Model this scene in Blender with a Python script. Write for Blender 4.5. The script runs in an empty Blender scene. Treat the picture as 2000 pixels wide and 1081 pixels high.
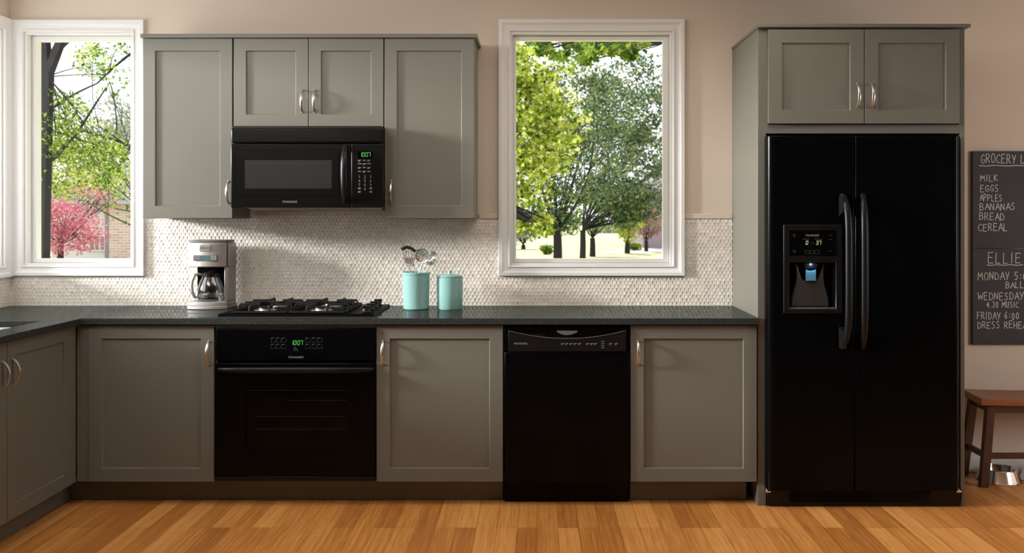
import bpy, bmesh, math, random
from mathutils import Vector, Matrix
R = random.Random(7)
sc = bpy.context.scene
C = sc.collection
PI = math.pi

# ---------------------------------------------------------------- camera, world, lights
# back wall is the plane y = 0, the camera stands 5.152 m in front of it, 1.435 m above the floor
CY, H, F = 5.152, 1.435, 1807.0
cam = bpy.data.cameras.new('camera'); camo = bpy.data.objects.new('camera', cam); C.objects.link(camo)
camo.location = (0, -CY, H); camo.rotation_euler = (PI / 2, 0, 0)
cam.sensor_width = 36.0; cam.lens = F / 2000 * 36
cam.shift_x = -0.025; cam.shift_y = -0.06075
cam.clip_end = 400
cam.dof.use_dof = True; cam.dof.focus_distance = 4.75; cam.dof.aperture_fstop = 5.0
sc.camera = camo
sc.view_settings.view_transform = 'Standard'; sc.view_settings.look = 'None'
sc.view_settings.gamma = 1; sc.view_settings.use_curve_mapping = False
sc.view_settings.exposure = 0.0
sc.cycles.use_denoising = True
sc.cycles.max_bounces = 8; sc.cycles.transparent_max_bounces = 12
sc.cycles.sample_clamp_indirect = 4.0

w = bpy.data.worlds.new('sky'); sc.world = w; w.use_nodes = True
nt = w.node_tree; bg = nt.nodes['Background']
bg.inputs[0].default_value = (0.93, 0.97, 1.0, 1); bg.inputs[1].default_value = 1.6

def lamp(name, kind, loc, aim, energy, col=(1, 1, 1), size=1.0, size_y=None, spread=None):
    l = bpy.data.lights.new(name, kind); l.energy = energy; l.color = col
    if kind == 'AREA':
        l.shape = 'RECTANGLE'; l.size = size; l.size_y = size_y or size
        if spread: l.spread = spread
    elif kind == 'SUN': l.angle = size
    else: l.shadow_soft_size = size
    o = bpy.data.objects.new(name, l); C.objects.link(o); o.location = loc
    d = Vector(aim) - Vector(loc); o.rotation_euler = d.to_track_quat('-Z', 'Y').to_euler()
    return o
lamp('sun', 'SUN', (-6, 16, 20), (0, 0, 0), 7.0, (1, .95, .85), math.radians(1.0))
lamp('low_side_daylight', 'AREA', (-9.3, -2.38, 2.93), (-2.93, -1.1, 2.0), 1900, (1, .98, .945), 1.1, 1.1)
lamp('side_window_daylight', 'AREA', (-3.02, -1.15, 1.80), (0.2, -0.9, 1.5), 14, (1, .98, .95), 1.5, 1.2)
lamp('left_high_fill', 'AREA', (-2.0, -2.4, 2.70), (-1.0, 0, 1.5), 34, (1, .95, .88), 1.3, .8)  # added soft fill that lifts the wall and upper cabinets
lamp('overhead_fill', 'AREA', (0.3, -1.4, 2.70), (0.3, -1.4, 0), 24, (1, .93, .84), 2.2, .9)  # added overhead fill to brighten the floor, no fixture behind it
lamp('right_fill', 'AREA', (4.3, -2.2, 1.55), (2.8, 0, 1.0), 37, (1, .985, .96), 1.0, 1.2)  # added fill for the wall beside the fridge, no window there

# ---------------------------------------------------------------- helpers
def S(y): return F / (CY + y)
def X(px, y): return (px - 1050) / S(y)
def Z(py, y): return H - (py - 419) / S(y)

class MB:
    def __init__(s): s.v = []; s.f = []
    def add(s, vs, fs):
        o = len(s.v); s.v += [tuple(p) for p in vs]; s.f += [tuple(i + o for i in f) for f in fs]; return s
    def box(s, x0, x1, y0, y1, z0, z1):
        return s.add([(x0,y0,z0),(x1,y0,z0),(x1,y1,z0),(x0,y1,z0),(x0,y0,z1),(x1,y0,z1),(x1,y1,z1),(x0,y1,z1)],
                     [(0,3,2,1),(4,5,6,7),(0,1,5,4),(1,2,6,5),(2,3,7,6),(3,0,4,7)])
    def hexa(s, a, b):                      # two quads of four points, joined
        return s.add(list(a) + list(b), [(3,2,1,0),(4,5,6,7),(0,1,5,4),(1,2,6,5),(2,3,7,6),(3,0,4,7)])
    def prism(s, poly, a, b, plane='xz'):
        def P(p, t): return {'xz': (p[0], t, p[1]), 'xy': (p[0], p[1], t), 'yz': (t, p[0], p[1])}[plane]
        n = len(poly)
        return s.add([P(p, a) for p in poly] + [P(p, b) for p in poly],
                     [tuple(range(n)), tuple(range(2*n-1, n-1, -1))] + [(i, (i+1) % n, n+(i+1) % n, n+i) for i in range(n)])
    def tube(s, pts, r, n=8, up=None, flat=1.0, cap=True):
        pts = [Vector(p) for p in pts]; m = len(pts)
        rs = r if isinstance(r, (list, tuple)) else [r] * m
        u = None; rings = []
        for i, p in enumerate(pts):
            t = (pts[min(i+1, m-1)] - pts[max(i-1, 0)])
            t = t.normalized() if t.length > 1e-9 else Vector((0, 0, 1))
            if up is not None: u = Vector(up)
            elif u is None: u = Vector((1, 0, 0)) if abs(t.x) < .8 else Vector((0, 1, 0))
            u = u - t * u.dot(t)
            u = u.normalized() if u.length > 1e-6 else t.orthogonal().normalized()
            b = t.cross(u)
            rings.append([p + (u * math.cos(2*PI*k/n) + b * flat * math.sin(2*PI*k/n)) * rs[i] for k in range(n)])
        fs = [(i*n+k, i*n+(k+1) % n, (i+1)*n+(k+1) % n, (i+1)*n+k) for i in range(m-1) for k in range(n)]
        if cap: fs += [tuple(range(n-1, -1, -1)), tuple((m-1)*n+k for k in range(n))]
        return s.add([p for g in rings for p in g], fs)
    def lathe(s, prof, c, n=40, M=None):
        vs = []
        for r, z in prof:
            for k in range(n):
                p = Vector((r*math.cos(2*PI*k/n), r*math.sin(2*PI*k/n), z))
                if M: p = M @ p
                vs.append(p + Vector(c))
        m = len(prof)
        fs = [(i*n+k, i*n+(k+1) % n, (i+1)*n+(k+1) % n, (i+1)*n+k) for i in range(m-1) for k in range(n)]
        if prof[0][0] > 1e-6 and prof[0] != prof[-1]: fs.append(tuple(range(n-1, -1, -1)))
        if prof[-1][0] > 1e-6 and prof[0] != prof[-1]: fs.append(tuple((m-1)*n+k for k in range(n)))
        return s.add(vs, fs)
    def slab(s, us, ws, t0, t1, holes, plane='xz'):
        """a slab between t0 and t1 with rectangular holes (u0,u1,w0,w1)"""
        us = sorted(set([us[0], us[1]] + [h for q in holes for h in q[:2] if us[0] < h < us[1]])); ws = sorted(set([ws[0], ws[1]] + [h for q in holes for h in q[2:] if ws[0] < h < ws[1]]))
        def P(u, w_, t): return {'xz': (u, t, w_), 'xy': (u, w_, t), 'yz': (t, u, w_)}[plane]
        nu, nw = len(us), len(ws)
        vs = [P(u, w_, t) for t in (t0, t1) for w_ in ws for u in us]
        idx = lambda t, i, j: t*nu*nw + j*nu + i
        def solid(i, j):
            if i < 0 or j < 0 or i >= nu-1 or j >= nw-1: return False
            cu, cw = (us[i]+us[i+1])/2, (ws[j]+ws[j+1])/2
            return not any(h[0] < cu < h[1] and h[2] < cw < h[3] for h in holes)
        fs = []
        for i in range(nu-1):
            for j in range(nw-1):
                if not solid(i, j): continue
                q = [(i,j),(i+1,j),(i+1,j+1),(i,j+1)]
                fs.append(tuple(idx(0,*a) for a in q)); fs.append(tuple(idx(1,*a) for a in reversed(q)))
                for (a, b, di, dj) in ((0,1,0,-1),(1,2,1,0),(2,3,0,1),(3,0,-1,0)):
                    if not solid(i+di, j+dj): fs.append((idx(0,*q[a]), idx(1,*q[a]), idx(1,*q[b]), idx(0,*q[b])))
        used = sorted({i for f in fs for i in f}); mp = {o: n for n, o in enumerate(used)}
        return s.add([vs[i] for i in used], [tuple(mp[i] for i in f) for f in fs])
    def xf(s, fn): s.v = [tuple(fn(Vector(p))) for p in s.v]; return s

def root_of(o):
    while o.parent: o = o.parent
    return o
def obj(name, mb, mat, parent=None, bevel=0, seg=2, smooth=True, recalc=True, angle=35):
    base = Vector(root_of(parent).location) if parent else Vector((0, 0, 0))
    me = bpy.data.meshes.new(name)
    me.from_pydata([tuple(Vector(p) - base) for p in mb.v], [], mb.f)
    if recalc:
        bm = bmesh.new(); bm.from_mesh(me); bmesh.ops.recalc_face_normals(bm, faces=bm.faces); bm.to_mesh(me); bm.free()
    me.materials.append(mat)
    o = bpy.data.objects.new(name, me); C.objects.link(o)
    if smooth:
        me.polygons.foreach_set('use_smooth', [True] * len(me.polygons)); me.set_sharp_from_angle(angle=math.radians(angle))
    if parent: o.parent = parent
    if bevel:
        m = o.modifiers.new('edge', 'BEVEL'); m.width = bevel; m.segments = seg; m.limit_method = 'ANGLE'; m.angle_limit = math.radians(50)
    return o
def tag(o, label, cat, group=None, kind=None):
    o['label'] = label; o['category'] = cat
    if group: o['group'] = group
    if kind: o['kind'] = kind
    return o
def thing(name, loc, label, cat, group=None, kind=None):
    o = bpy.data.objects.new(name, None); C.objects.link(o); o.location = loc; o.empty_display_size = .1
    return tag(o, label, cat, group, kind)

# ---------------------------------------------------------------- materials
class NT:
    def __init__(s, name):
        m = s.m = bpy.data.materials.new(name); m.use_nodes = True; s.t = m.node_tree
        s.b = s.t.nodes['Principled BSDF']; s.out = s.t.nodes['Material Output']
    def n(s, typ, **kw):
        x = s.t.nodes.new(typ)
        for k, v in kw.items(): setattr(x, k, v)
        return x
    def set(s, sock, v):
        if hasattr(v, 'links'): s.t.links.new(v, sock)
        else: sock.default_value = v
    def math(s, op, a, b=0.0, c=0.0):
        x = s.n('ShaderNodeMath', operation=op); s.set(x.inputs[0], a); s.set(x.inputs[1], b); s.set(x.inputs[2], c); return x.outputs[0]
    def mix(s, f, a, b):
        x = s.n('ShaderNodeMix', data_type='RGBA'); s.set(x.inputs[0], f); s.set(x.inputs[6], a); s.set(x.inputs[7], b); return x.outputs[2]
    def ramp(s, f, stops):
        x = s.n('ShaderNodeValToRGB'); s.set(x.inputs[0], f); e = x.color_ramp.elements
        while len(e) < len(stops): e.new(.5)
        for k, (p, c) in enumerate(stops): e[k].position = p; e[k].color = c if len(c) == 4 else (*c, 1)
        return x.outputs[0]
    def pos(s): return s.n('ShaderNodeNewGeometry').outputs['Position']
    def noise(s, vec, scale, detail=2.0, rough=.5):
        x = s.n('ShaderNodeTexNoise'); s.set(x.inputs['Vector'], vec); x.inputs['Scale'].default_value = scale
        x.inputs['Detail'].default_value = detail; x.inputs['Roughness'].default_value = rough; return x.outputs[0]
    def scale(s, vec, k):
        x = s.n('ShaderNodeVectorMath', operation='MULTIPLY'); s.set(x.inputs[0], vec); x.inputs[1].default_value = k; return x.outputs[0]
    def bump(s, h, strength, dist):
        x = s.n('ShaderNodeBump'); s.set(x.inputs['Height'], h); x.inputs['Strength'].default_value = strength; x.inputs['Distance'].default_value = dist
        s.t.links.new(x.outputs[0], s.b.inputs['Normal'])
def c4(c): return (*c, 1)
def pmat(name, col, rough=.5, metal=0., spec=.5, var=.06, vs=9.0, bump=0., bs=300., coat=0., stretch=(1, 1, 1)):
    k = NT(name); b = k.b
    p = k.scale(k.pos(), stretch)
    f = k.noise(p, vs, 3)
    k.set(b.inputs['Base Color'], k.mix(f, c4([x*(1-var) for x in col]), c4([min(1, x*(1+var)) for x in col])))
    b.inputs['Roughness'].default_value = rough; b.inputs['Metallic'].default_value = metal
    b.inputs['Specular IOR Level'].default_value = spec; b.inputs['Coat Weight'].default_value = coat
    if bump: k.bump(k.noise(p, bs, 2), bump, .001)
    return k.m
def glow(name, col, e):
    k = NT(name); k.set(k.b.inputs['Base Color'], c4([x*.2 for x in col])); k.set(k.b.inputs['Emission Color'], c4(col)); k.b.inputs['Emission Strength'].default_value = e
    return k.m
def glassmat(name, gloss=.06, tint=(1, 1, 1), power=False):
    k = NT(name); tr = k.n('ShaderNodeBsdfTransparent'); tr.inputs[0].default_value = c4(tint)
    gl = k.n('ShaderNodeBsdfGlossy'); gl.inputs['Roughness'].default_value = .02; gl.inputs[0].default_value = (1, 1, 1, 1)
    lw = k.n('ShaderNodeLayerWeight'); lw.inputs[0].default_value = .25 if power else .1
    f = k.math('ADD', k.math('MULTIPLY', lw.outputs['Facing' if power else 'Fresnel'], .5 if power else .02), gloss * .3 if power else .002)
    mx = k.n('ShaderNodeMixShader'); k.set(mx.inputs[0], f); k.t.links.new(tr.outputs[0], mx.inputs[1]); k.t.links.new(gl.outputs[0], mx.inputs[2])
    k.t.links.new(mx.outputs[0], k.out.inputs[0]); return k.m

def floor_mat():
    k = NT('strand bamboo floor'); p = k.pos()
    sx = k.n('ShaderNodeSeparateXYZ'); k.set(sx.inputs[0], p)
    cb = k.n('ShaderNodeCombineXYZ'); k.set(cb.inputs[0], sx.outputs[1]); k.set(cb.inputs[1], sx.outputs[0])
    br = k.n('ShaderNodeTexBrick'); k.set(br.inputs['Vector'], cb.outputs[0])
    br.offset = .37; br.offset_frequency = 3; br.squash = 1
    br.inputs['Color1'].default_value = (0, 0, 0, 1); br.inputs['Color2'].default_value = (1, 1, 1, 1); br.inputs['Mortar'].default_value = (.5, .5, .5, 1)
    br.inputs['Scale'].default_value = 1; br.inputs['Mortar Size'].default_value = .0009; br.inputs['Mortar Smooth'].default_value = .1; br.inputs['Bias'].default_value = 0
    br.inputs['Brick Width'].default_value = .92; br.inputs['Row Height'].default_value = .0935
    g1 = k.noise(k.scale(p, (230, 5, 1)), 1.0, 3, .6)
    g2 = k.noise(k.scale(p, (60, 1.6, 1)), 1.0, 2)
    g3 = k.noise(p, 1.1, 2)
    t = k.math('ADD', k.math('MULTIPLY', br.outputs['Color'], .40), k.math('ADD', k.math('MULTIPLY', g1, .75), k.math('MULTIPLY', g2, .55)))
    t = k.math('SUBTRACT', k.math('ADD', t, k.math('MULTIPLY', g3, .2)), .52)
    col = k.ramp(t, [(.0, (.27, .085, .018)), (.36, (.54, .215, .050)), (.60, (.74, .34, .095)), (1, (.90, .52, .19))])
    col = k.mix(k.math('MULTIPLY', br.outputs['Fac'], .75), col, (.10, .035, .01, 1))
    k.set(k.b.inputs['Base Color'], col)
    k.set(k.b.inputs['Roughness'], k.math('ADD', k.math('MULTIPLY', g1, .15), .27)); k.b.inputs['Specular IOR Level'].default_value = .4
    k.bump(k.math('SUBTRACT', k.math('MULTIPLY', g1, .15), br.outputs['Fac']), .25, .001)
    return k.m

def tile_mat():
    a = .0222; q3 = math.sqrt(3)
    k = NT('penny tile'); sx = k.n('ShaderNodeSeparateXYZ'); k.set(sx.inputs[0], k.pos())
    u = k.math('DIVIDE', k.math('ADD', k.math('ADD', sx.outputs[0], sx.outputs[1]), 20), a)
    v = k.math('DIVIDE', k.math('ADD', sx.outputs[2], 10), a)
    def lat(du, dv):
        uu = k.math('ADD', u, du); vv = k.math('DIVIDE', k.math('ADD', v, dv), q3)
        iu, iv = k.math('FLOOR', uu), k.math('FLOOR', vv)
        lu = k.math('SUBTRACT', k.math('SUBTRACT', uu, iu), .5); lv = k.math('MULTIPLY', k.math('SUBTRACT', k.math('SUBTRACT', vv, iv), .5), q3)
        d = k.math('SQRT', k.math('ADD', k.math('MULTIPLY', lu, lu), k.math('MULTIPLY', lv, lv)))
        return iu, iv, lu, lv, d
    A, B = lat(0, 0), lat(.5, q3 / 2)
    sel = k.math('LESS_THAN', A[4], B[4])
    pick = lambda i: k.math('ADD', k.math('MULTIPLY', sel, A[i]), k.math('MULTIPLY', k.math('SUBTRACT', 1, sel), B[i]))
    iu, iv, lu, lv, d = [pick(i) for i in range(5)]
    cb = k.n('ShaderNodeCombineXYZ'); k.set(cb.inputs[0], iu); k.set(cb.inputs[1], iv); k.set(cb.inputs[2], k.math('MULTIPLY', sel, 7.3))
    wn = k.n('ShaderNodeTexWhiteNoise'); k.set(wn.inputs['Vector'], cb.outputs[0])
    sc_ = k.n('ShaderNodeSeparateColor'); k.set(sc_.inputs[0], wn.outputs['Color'])
    inside = k.math('SUBTRACT', 1, k.n('ShaderNodeMapRange', interpolation_type='SMOOTHSTEP').outputs[0])
    mr = inside.node.inputs[1].links[0].from_node; k.set(mr.inputs[0], d); mr.inputs[1].default_value = .40; mr.inputs[2].default_value = .455
    dish = k.math('MULTIPLY', k.math('MULTIPLY', d, d), 1.5)
    tilt = k.math('ADD', k.math('MULTIPLY', k.math('SUBTRACT', sc_.outputs[0], .5), lu), k.math('MULTIPLY', k.math('SUBTRACT', sc_.outputs[1], .5), lv))
    h = k.math('MULTIPLY', inside, k.math('ADD', k.math('ADD', dish, .12), k.math('MULTIPLY', tilt, .55)))
    k.bump(h, 1.0, .0085)
    tone = k.mix(sc_.outputs[2], (.66, .605, .54, 1), (.80, .745, .675, 1))
    k.set(k.b.inputs['Base Color'], k.mix(inside, (.88, .82, .75, 1), tone))
    k.set(k.b.inputs['Roughness'], k.math('SUBTRACT', .6, k.math('MULTIPLY', inside, .42)))
    return k.m

def leafmat(name, cols, trans=.45):
    k = NT(name); g = k.n('ShaderNodeNewGeometry')
    n = len(cols); col = k.ramp(g.outputs['Random Per Island'], [(i / max(1, n-1), c) for i, c in enumerate(cols)])
    d = k.n('ShaderNodeBsdfDiffuse'); t = k.n('ShaderNodeBsdfTranslucent'); k.set(d.inputs[0], col); k.set(t.inputs[0], col)
    mx = k.n('ShaderNodeMixShader'); mx.inputs[0].default_value = trans
    k.t.links.new(d.outputs[0], mx.inputs[1]); k.t.links.new(t.outputs[0], mx.inputs[2]); k.t.links.new(mx.outputs[0], k.out.inputs[0])
    return k.m
def stone_mat():
    k = NT('honed dark granite'); p = k.pos()
    f = k.math('ADD', k.math('MULTIPLY', k.noise(p, 420, 2, .7), .6), k.math('MULTIPLY', k.noise(p, 60, 4, .7), .4))
    d = k.n('ShaderNodeBsdfDiffuse'); k.set(d.inputs[0], k.ramp(f, [(.35, (.016, .018, .018)), (.55, (.036, .039, .039)), (.72, (.085, .09, .09))]))
    g = k.n('ShaderNodeBsdfGlossy'); g.inputs['Roughness'].default_value = .07; g.inputs[0].default_value = (.92, 1, .97, 1)
    lw = k.n('ShaderNodeLayerWeight'); lw.inputs[0].default_value = .5
    fac = k.math('ADD', k.math('MULTIPLY', k.math('POWER', lw.outputs['Facing'], 4.0), .27), .025)
    mx = k.n('ShaderNodeMixShader'); k.set(mx.inputs[0], fac); k.t.links.new(d.outputs[0], mx.inputs[1]); k.t.links.new(g.outputs[0], mx.inputs[2])
    k.t.links.new(mx.outputs[0], k.out.inputs[0])
    return k.m
def brick_mat(name, c1, c2, mortar, sc_=1.0):
    k = NT(name); sx = k.n('ShaderNodeSeparateXYZ'); k.set(sx.inputs[0], k.pos())
    cb = k.n('ShaderNodeCombineXYZ'); k.set(cb.inputs[0], k.math('ADD', sx.outputs[0], sx.outputs[1])); k.set(cb.inputs[1], sx.outputs[2])
    br = k.n('ShaderNodeTexBrick'); k.set(br.inputs['Vector'], cb.outputs[0])
    br.inputs['Color1'].default_value = c4(c1); br.inputs['Color2'].default_value = c4(c2); br.inputs['Mortar'].default_value = c4(mortar)
    br.inputs['Scale'].default_value = sc_; br.inputs['Brick Width'].default_value = .26; br.inputs['Row Height'].default_value = .09; br.inputs['Mortar Size'].default_value = .012
    k.set(k.b.inputs['Base Color'], br.outputs['Color']); k.b.inputs['Roughness'].default_value = .9
    return k.m
def wood_mat(name, c1, c2, stretch, rough=.4):
    k = NT(name); f = k.noise(k.scale(k.pos(), stretch), 1.0, 4, .6)
    k.set(k.b.inputs['Base Color'], k.ramp(f, [(.3, c1), (.7, c2)])); k.b.inputs['Roughness'].default_value = rough
    return k.m

M = dict(
    wall=pmat('beige wall paint', (.64, .555, .47), .75, spec=.25, var=.025, vs=2, bump=.05, bs=220),
    ceil=pmat('ceiling paint', (.75, .72, .68), .8, var=.02),
    rear=pmat('rear paint toned dark', (.24, .245, .26), .9, spec=.1, var=.03),  # darkened to hold down frontal fill and reflections in the black fronts
    white=pmat('white trim paint', (.74, .735, .735), .38, spec=.4, var=.015, vs=4),
    cab=pmat('grey green cabinet paint', (.149, .145, .124), .42, spec=.35, var=.03, vs=5, bump=.04, bs=400),
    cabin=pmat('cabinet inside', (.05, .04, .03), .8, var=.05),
    black=pmat('black appliance enamel', (.0016, .0019, .0023), .2, spec=.11, var=.1),
    blacks=pmat('black satin plastic', (.006, .006, .0065), .36, spec=.25, var=.1),
    blackm=pmat('black microwave enamel', (.0042, .004, .0044), .24, spec=.2, var=.1),
    blackt=pmat('black cooktop enamel', (.0025, .0025, .0025), .4, spec=.008, var=.1),
    blackg=pmat('black glass', (.002, .002, .0022), .07, spec=.13, var=.1),
    meshw=pmat('grey oven screen glass', (.021, .0205, .0215), .25, spec=.4, var=.12, vs=700),
    iron=pmat('cast iron', (.0085, .0075, .007), .6, spec=.2, var=.3, vs=160, bump=.3, bs=500),
    nickel=pmat('brushed nickel', (.66, .63, .59), .32, metal=1, var=.05, vs=200),
    steel=pmat('brushed stainless steel', (.41, .395, .38), .5, metal=1, var=.06, vs=60, stretch=(.3, .3, 14)),
    satin=pmat('satin utensil steel', (.84, .83, .82), .3, metal=1, var=.04, vs=50),
    chrome=pmat('polished steel', (.82, .81, .80), .14, metal=1, var=.02),
    grey=pmat('grey plastic', (.11, .11, .115), .4, var=.05),
    mark=pmat('grey printed marks', (.26, .26, .26), .6, var=.05),
    teal=pmat('aqua ceramic glaze', (.235, .43, .41), .2, spec=.5, var=.03, vs=20),
    chalk=pmat('chalk', (.86, .87, .88), .95, spec=.05, var=.4, vs=420),
    slate=pmat('chalkboard paint', (.036, .037, .043), .6, spec=.3, var=.25, vs=7),
    sinkw=pmat('white sink enamel', (.72, .68, .62), .25, var=.02),
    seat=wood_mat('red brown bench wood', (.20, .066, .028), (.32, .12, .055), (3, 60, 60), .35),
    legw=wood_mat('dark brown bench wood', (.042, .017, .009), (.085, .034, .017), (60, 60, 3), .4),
    floor=floor_mat(), tile=tile_mat(), stone=stone_mat(),
    pane=glassmat('window glass'), carafe=glassmat('carafe glass', .2, (.93, .95, .95), True),
    green=glow('green display digits', (.14, .80, .14), .95), amber=glow('amber display digits', (.85, .9, .45), .9), lcd=glow('teal display', (.12, .26, .29), .25),
    paddle=pmat('pale blue paddle', (.13, .38, .55), .3, var=.05),
    bark=pmat('dark bark', (.013, .010, .0125), .9, var=.35, vs=14, bump=.6, bs=30),
    barkp=pmat('paler bark', (.05, .042, .038), .9, var=.35, vs=14),  # paler bark tone for the far trees
    lawn=pmat('sunlit lawn', (.46, .48, .26), .95, spec=.1, var=.25, vs=.8),
    drive=pmat('pale concrete', (.55, .5, .47), .9, var=.06, vs=2),
    brick=brick_mat('pale pink brick', (.50, .32, .29), (.62, .44, .40), (.66, .60, .57)),
    brickd=brick_mat('dull mauve brick', (.20, .15, .17), (.27, .21, .23), (.33, .29, .30)),
    siding=pmat('white siding', (.68, .64, .64), .8, var=.04),
    shingle=pmat('grey roof shingles', (.16, .14, .15), .9, var=.3, vs=9),
    curtain=pmat('mauve window shades', (.28, .22, .25), .7, var=.15, vs=1.2),
    sunblock=pmat('soffit paint', (.6, .6, .58), .8, var=.02),
)

# ---------------------------------------------------------------- the setting
XL, XR = X(21, 0), 4.4
ZC, YF = 2.78, -7.0
W1 = (X(48.5, 0), X(261, 0), Z(519, 0), Z(63, 0))          # openings in the back wall
W2 = (X(997, 0), X(1313, 0), Z(519, 0), Z(62, 0))
W3 = (-2.25, -0.085, Z(519, 0), Z(63, 0))                  # opening in the left wall, along y
WT = .15
def struct(name, mb, mat, label, cat, bevel=0):
    return tag(obj(name, mb, mat, None, bevel), label, cat, kind='structure')
struct('floor', MB().box(XL - WT, XR + .1, YF - .1, WT, -.05, 0), M['floor'], 'orange strand bamboo plank floor running towards the back wall', 'floor')
struct('ceiling', MB().box(XL - WT, XR + .1, YF - .1, WT, ZC, ZC + .1), M['ceil'], 'plain pale ceiling above the kitchen', 'ceiling')
struct('wall_back', MB().slab((XL - WT, XR + .1), (0, ZC), 0, WT, [W1, W2]), M['wall'], 'beige painted back wall with two windows', 'wall')
struct('wall_left', MB().slab((YF, 0), (0, ZC), XL - WT, XL, [W3], 'yz'), M['wall'], 'beige painted left wall meeting the corner above the sink run', 'wall')
struct('wall_right', MB().box(XR, XR + .1, YF, 0, 0, ZC), M['wall'], 'beige wall far right beyond the bench', 'wall')
struct('wall_front', MB().box(XL - WT, XR + .1, YF - .1, YF, 0, ZC), M['rear'], 'grey wall behind the camera, toned dark to cut fill light', 'wall')
ZT = 1.411
ZK = .927                                                    # worktop height
XP = X(1430, 0)                                              # left face of the fridge surround
ZM = 1.47                                                    # behind the microwave the tile runs higher
tb = MB().slab((XL + .008, XP - .001), (ZK - .03, ZM), -.008, 0, [(XL, X(488, 0), ZT, 3), (X(752, 0), XP, ZT, 3), (W1[0]-.05, W1[1]+.03, W1[2]-.03, 3), (W2[0]-.03, W2[1]+.03, W2[2]-.03, 3)])
struct('wall_tile_back', tb, M['tile'], 'cream penny round tile backsplash on the back wall between worktop and cabinets', 'backsplash')
struct('wall_tile_left', MB().slab((-2.6, -.008), (ZK - .03, ZT), XL, XL + .008, [(W3[0]-.03, W3[1]+.05, W3[2]-.03, 3)], 'yz'), M['tile'], 'cream penny round tile on the left wall by the corner', 'backsplash')
struct('trim_1', MB().box(X(936, 0), W2[0] - .07, -.014, 0, ZT, Z(418, 0)), M['wall'], 'beige cap strip on the tile between wall cabinet and window', 'trim', .002)
struct('trim_2', MB().box(W2[1] + .065, XP - .001, -.014, 0, ZT, Z(418, 0)), M['wall'], 'beige cap strip on the tile between window and fridge cabinet', 'trim', .002)
struct('baseboard_back', MB().box(2.16, XR, -.014, 0, 0, .095), M['white'], 'pale baseboard along the back wall behind the bench', 'baseboard', .002)

def window(name, hole, label, plane='xz', sash=(.041, .041, .036, .036), cas=.068, casb=.058):
    t = thing(name, (0, 0, 0), label, 'window', kind='structure')
    u0, u1, w0, w1 = hole
    face = (lambda mb: mb) if plane == 'xz' else (lambda mb: mb.xf(lambda p: Vector((XL - p.y, p.x, p.z))))
    # casing: stepped profile swept round the opening and mitred
    prof = [(0, 0), (0, -.017), (.004, -.021), (.010, -.021), (.012, -.015), (.030, -.017), (.040, -.021), (.046, -.026), (.064, -.027), (cas - .002, -.024), (cas, 0)]
    if plane == 'yz':
        prof = [(a, b) for a, b in prof]
    mb = MB(); ring = []
    for a, b in prof:
        k = a / cas
        ring.append([(u0 - a, b, w0 - k * casb), (u1 + a, b, w0 - k * casb), (u1 + a, b, w1 + a), (u0 - a, b, w1 + a)])
    n = len(prof)
    mb.add([p for r in ring for p in r], [(i*4+j, i*4+(j+1) % 4, (i+1)*4+(j+1) % 4, (i+1)*4+j) for i in range(n-1) for j in range(4)])
    obj('casing', face(mb), M['white'], t, angle=20)
    obj('jamb', face(MB().slab((u0, u1), (w0, w1), -.004, WT, [(u0+.012, u1-.012, w0+.012, w1-.012)])), M['white'], t, .001)
    l, r, b, tp = sash
    g = (u0 + .012 + l, u1 - .012 - r, w0 + .012 + b, w1 - .012 - tp)
    obj('sash', face(MB().slab((u0+.0125, u1-.0125), (w0+.0125, w1-.0125), .046, .086, [g])), M['white'], t, .003)
    obj('pane', face(MB().box(g[0] - .005, g[1] + .005, .060, .064, g[2] - .005, g[3] + .005)), M['pane'], t)
    return t
window('window_1', W1, 'white framed window left of the cabinets looking out on a pink maple', sash=(.026, .026, .024, .030))
window('window_2', W2, 'white framed window between the wall cabinets and the fridge', sash=(.018, .034, .024, .028))
window('window_3', W3, 'white framed window on the left wall, only its casing edge in view', 'yz', cas=.062)

# outdoors
GZ = -.30
struct('ground', MB().box(-70, 70, WT + .02, 120, GZ - .2, GZ), M['lawn'], 'sunlit yellow green lawn outside the windows', 'lawn')
struct('sun_blocker', MB().box(XL - .6, XR + .6, WT, 1.35, ZC + .02, ZC + .14), M['sunblock'], 'unseen pale slab added to keep the sun out of the windows', 'light blocker')  # out-of-view slab added to stop sun entering the windows

# ---------------------------------------------------------------- cabinets
ROT = lambda p, o: Vector((o[0] - p.y, o[1] + p.x, p.z))     # a front facing -y turned to face +x
def shaker(w_, h_, t=.02, fr=.064, rec=.010):
    """door standing at x 0..w, z 0..h, front at y = 0"""
    mb = MB()
    O = lambda d, y: [(d, y, d), (w_ - d, y, d), (w_ - d, y, h_ - d), (d, y, h_ - d)]
    rings = [O(0, t), O(0, 0), O(fr, 0), O(fr + .002, rec)]
    mb.add([p for r in rings for p in r], [(3, 2, 1, 0)] + [(i*4+j, i*4+(j+1) % 4, (i+1)*4+(j+1) % 4, (i+1)*4+j) for i in range(3) for j in range(4)] + [(12, 13, 14, 15)])
    return mb
def pull(length=.122, out=.034):
    """bow pull along z at x = 0, feet on y = 0"""
    n = 14; pts = []; rs = []
    for i in range(n + 1):
        a = i / n; z = (a - .5) * length
        pts.append((0, -out * (1 - (2*a - 1) ** 2) ** .75 + .001, z)); rs.append(.0052 + .0022 * math.sin(PI * a))
    mb = MB().tube(pts, rs, 10, up=(1, 0, 0), flat=.62)
    for s in (-1, 1): mb.lathe([(.0062, 0), (.0062, .003), (.004, .004)], (0, 0, s * (length/2 - .004)), 12, Matrix.Rotation(PI/2, 3, 'X'))
    return mb
def place(mb, o, turn=False):
    return mb.xf((lambda p: ROT(p, o) + Vector((0, 0, o[2]))) if turn else (lambda p: p + Vector(o)))
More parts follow.
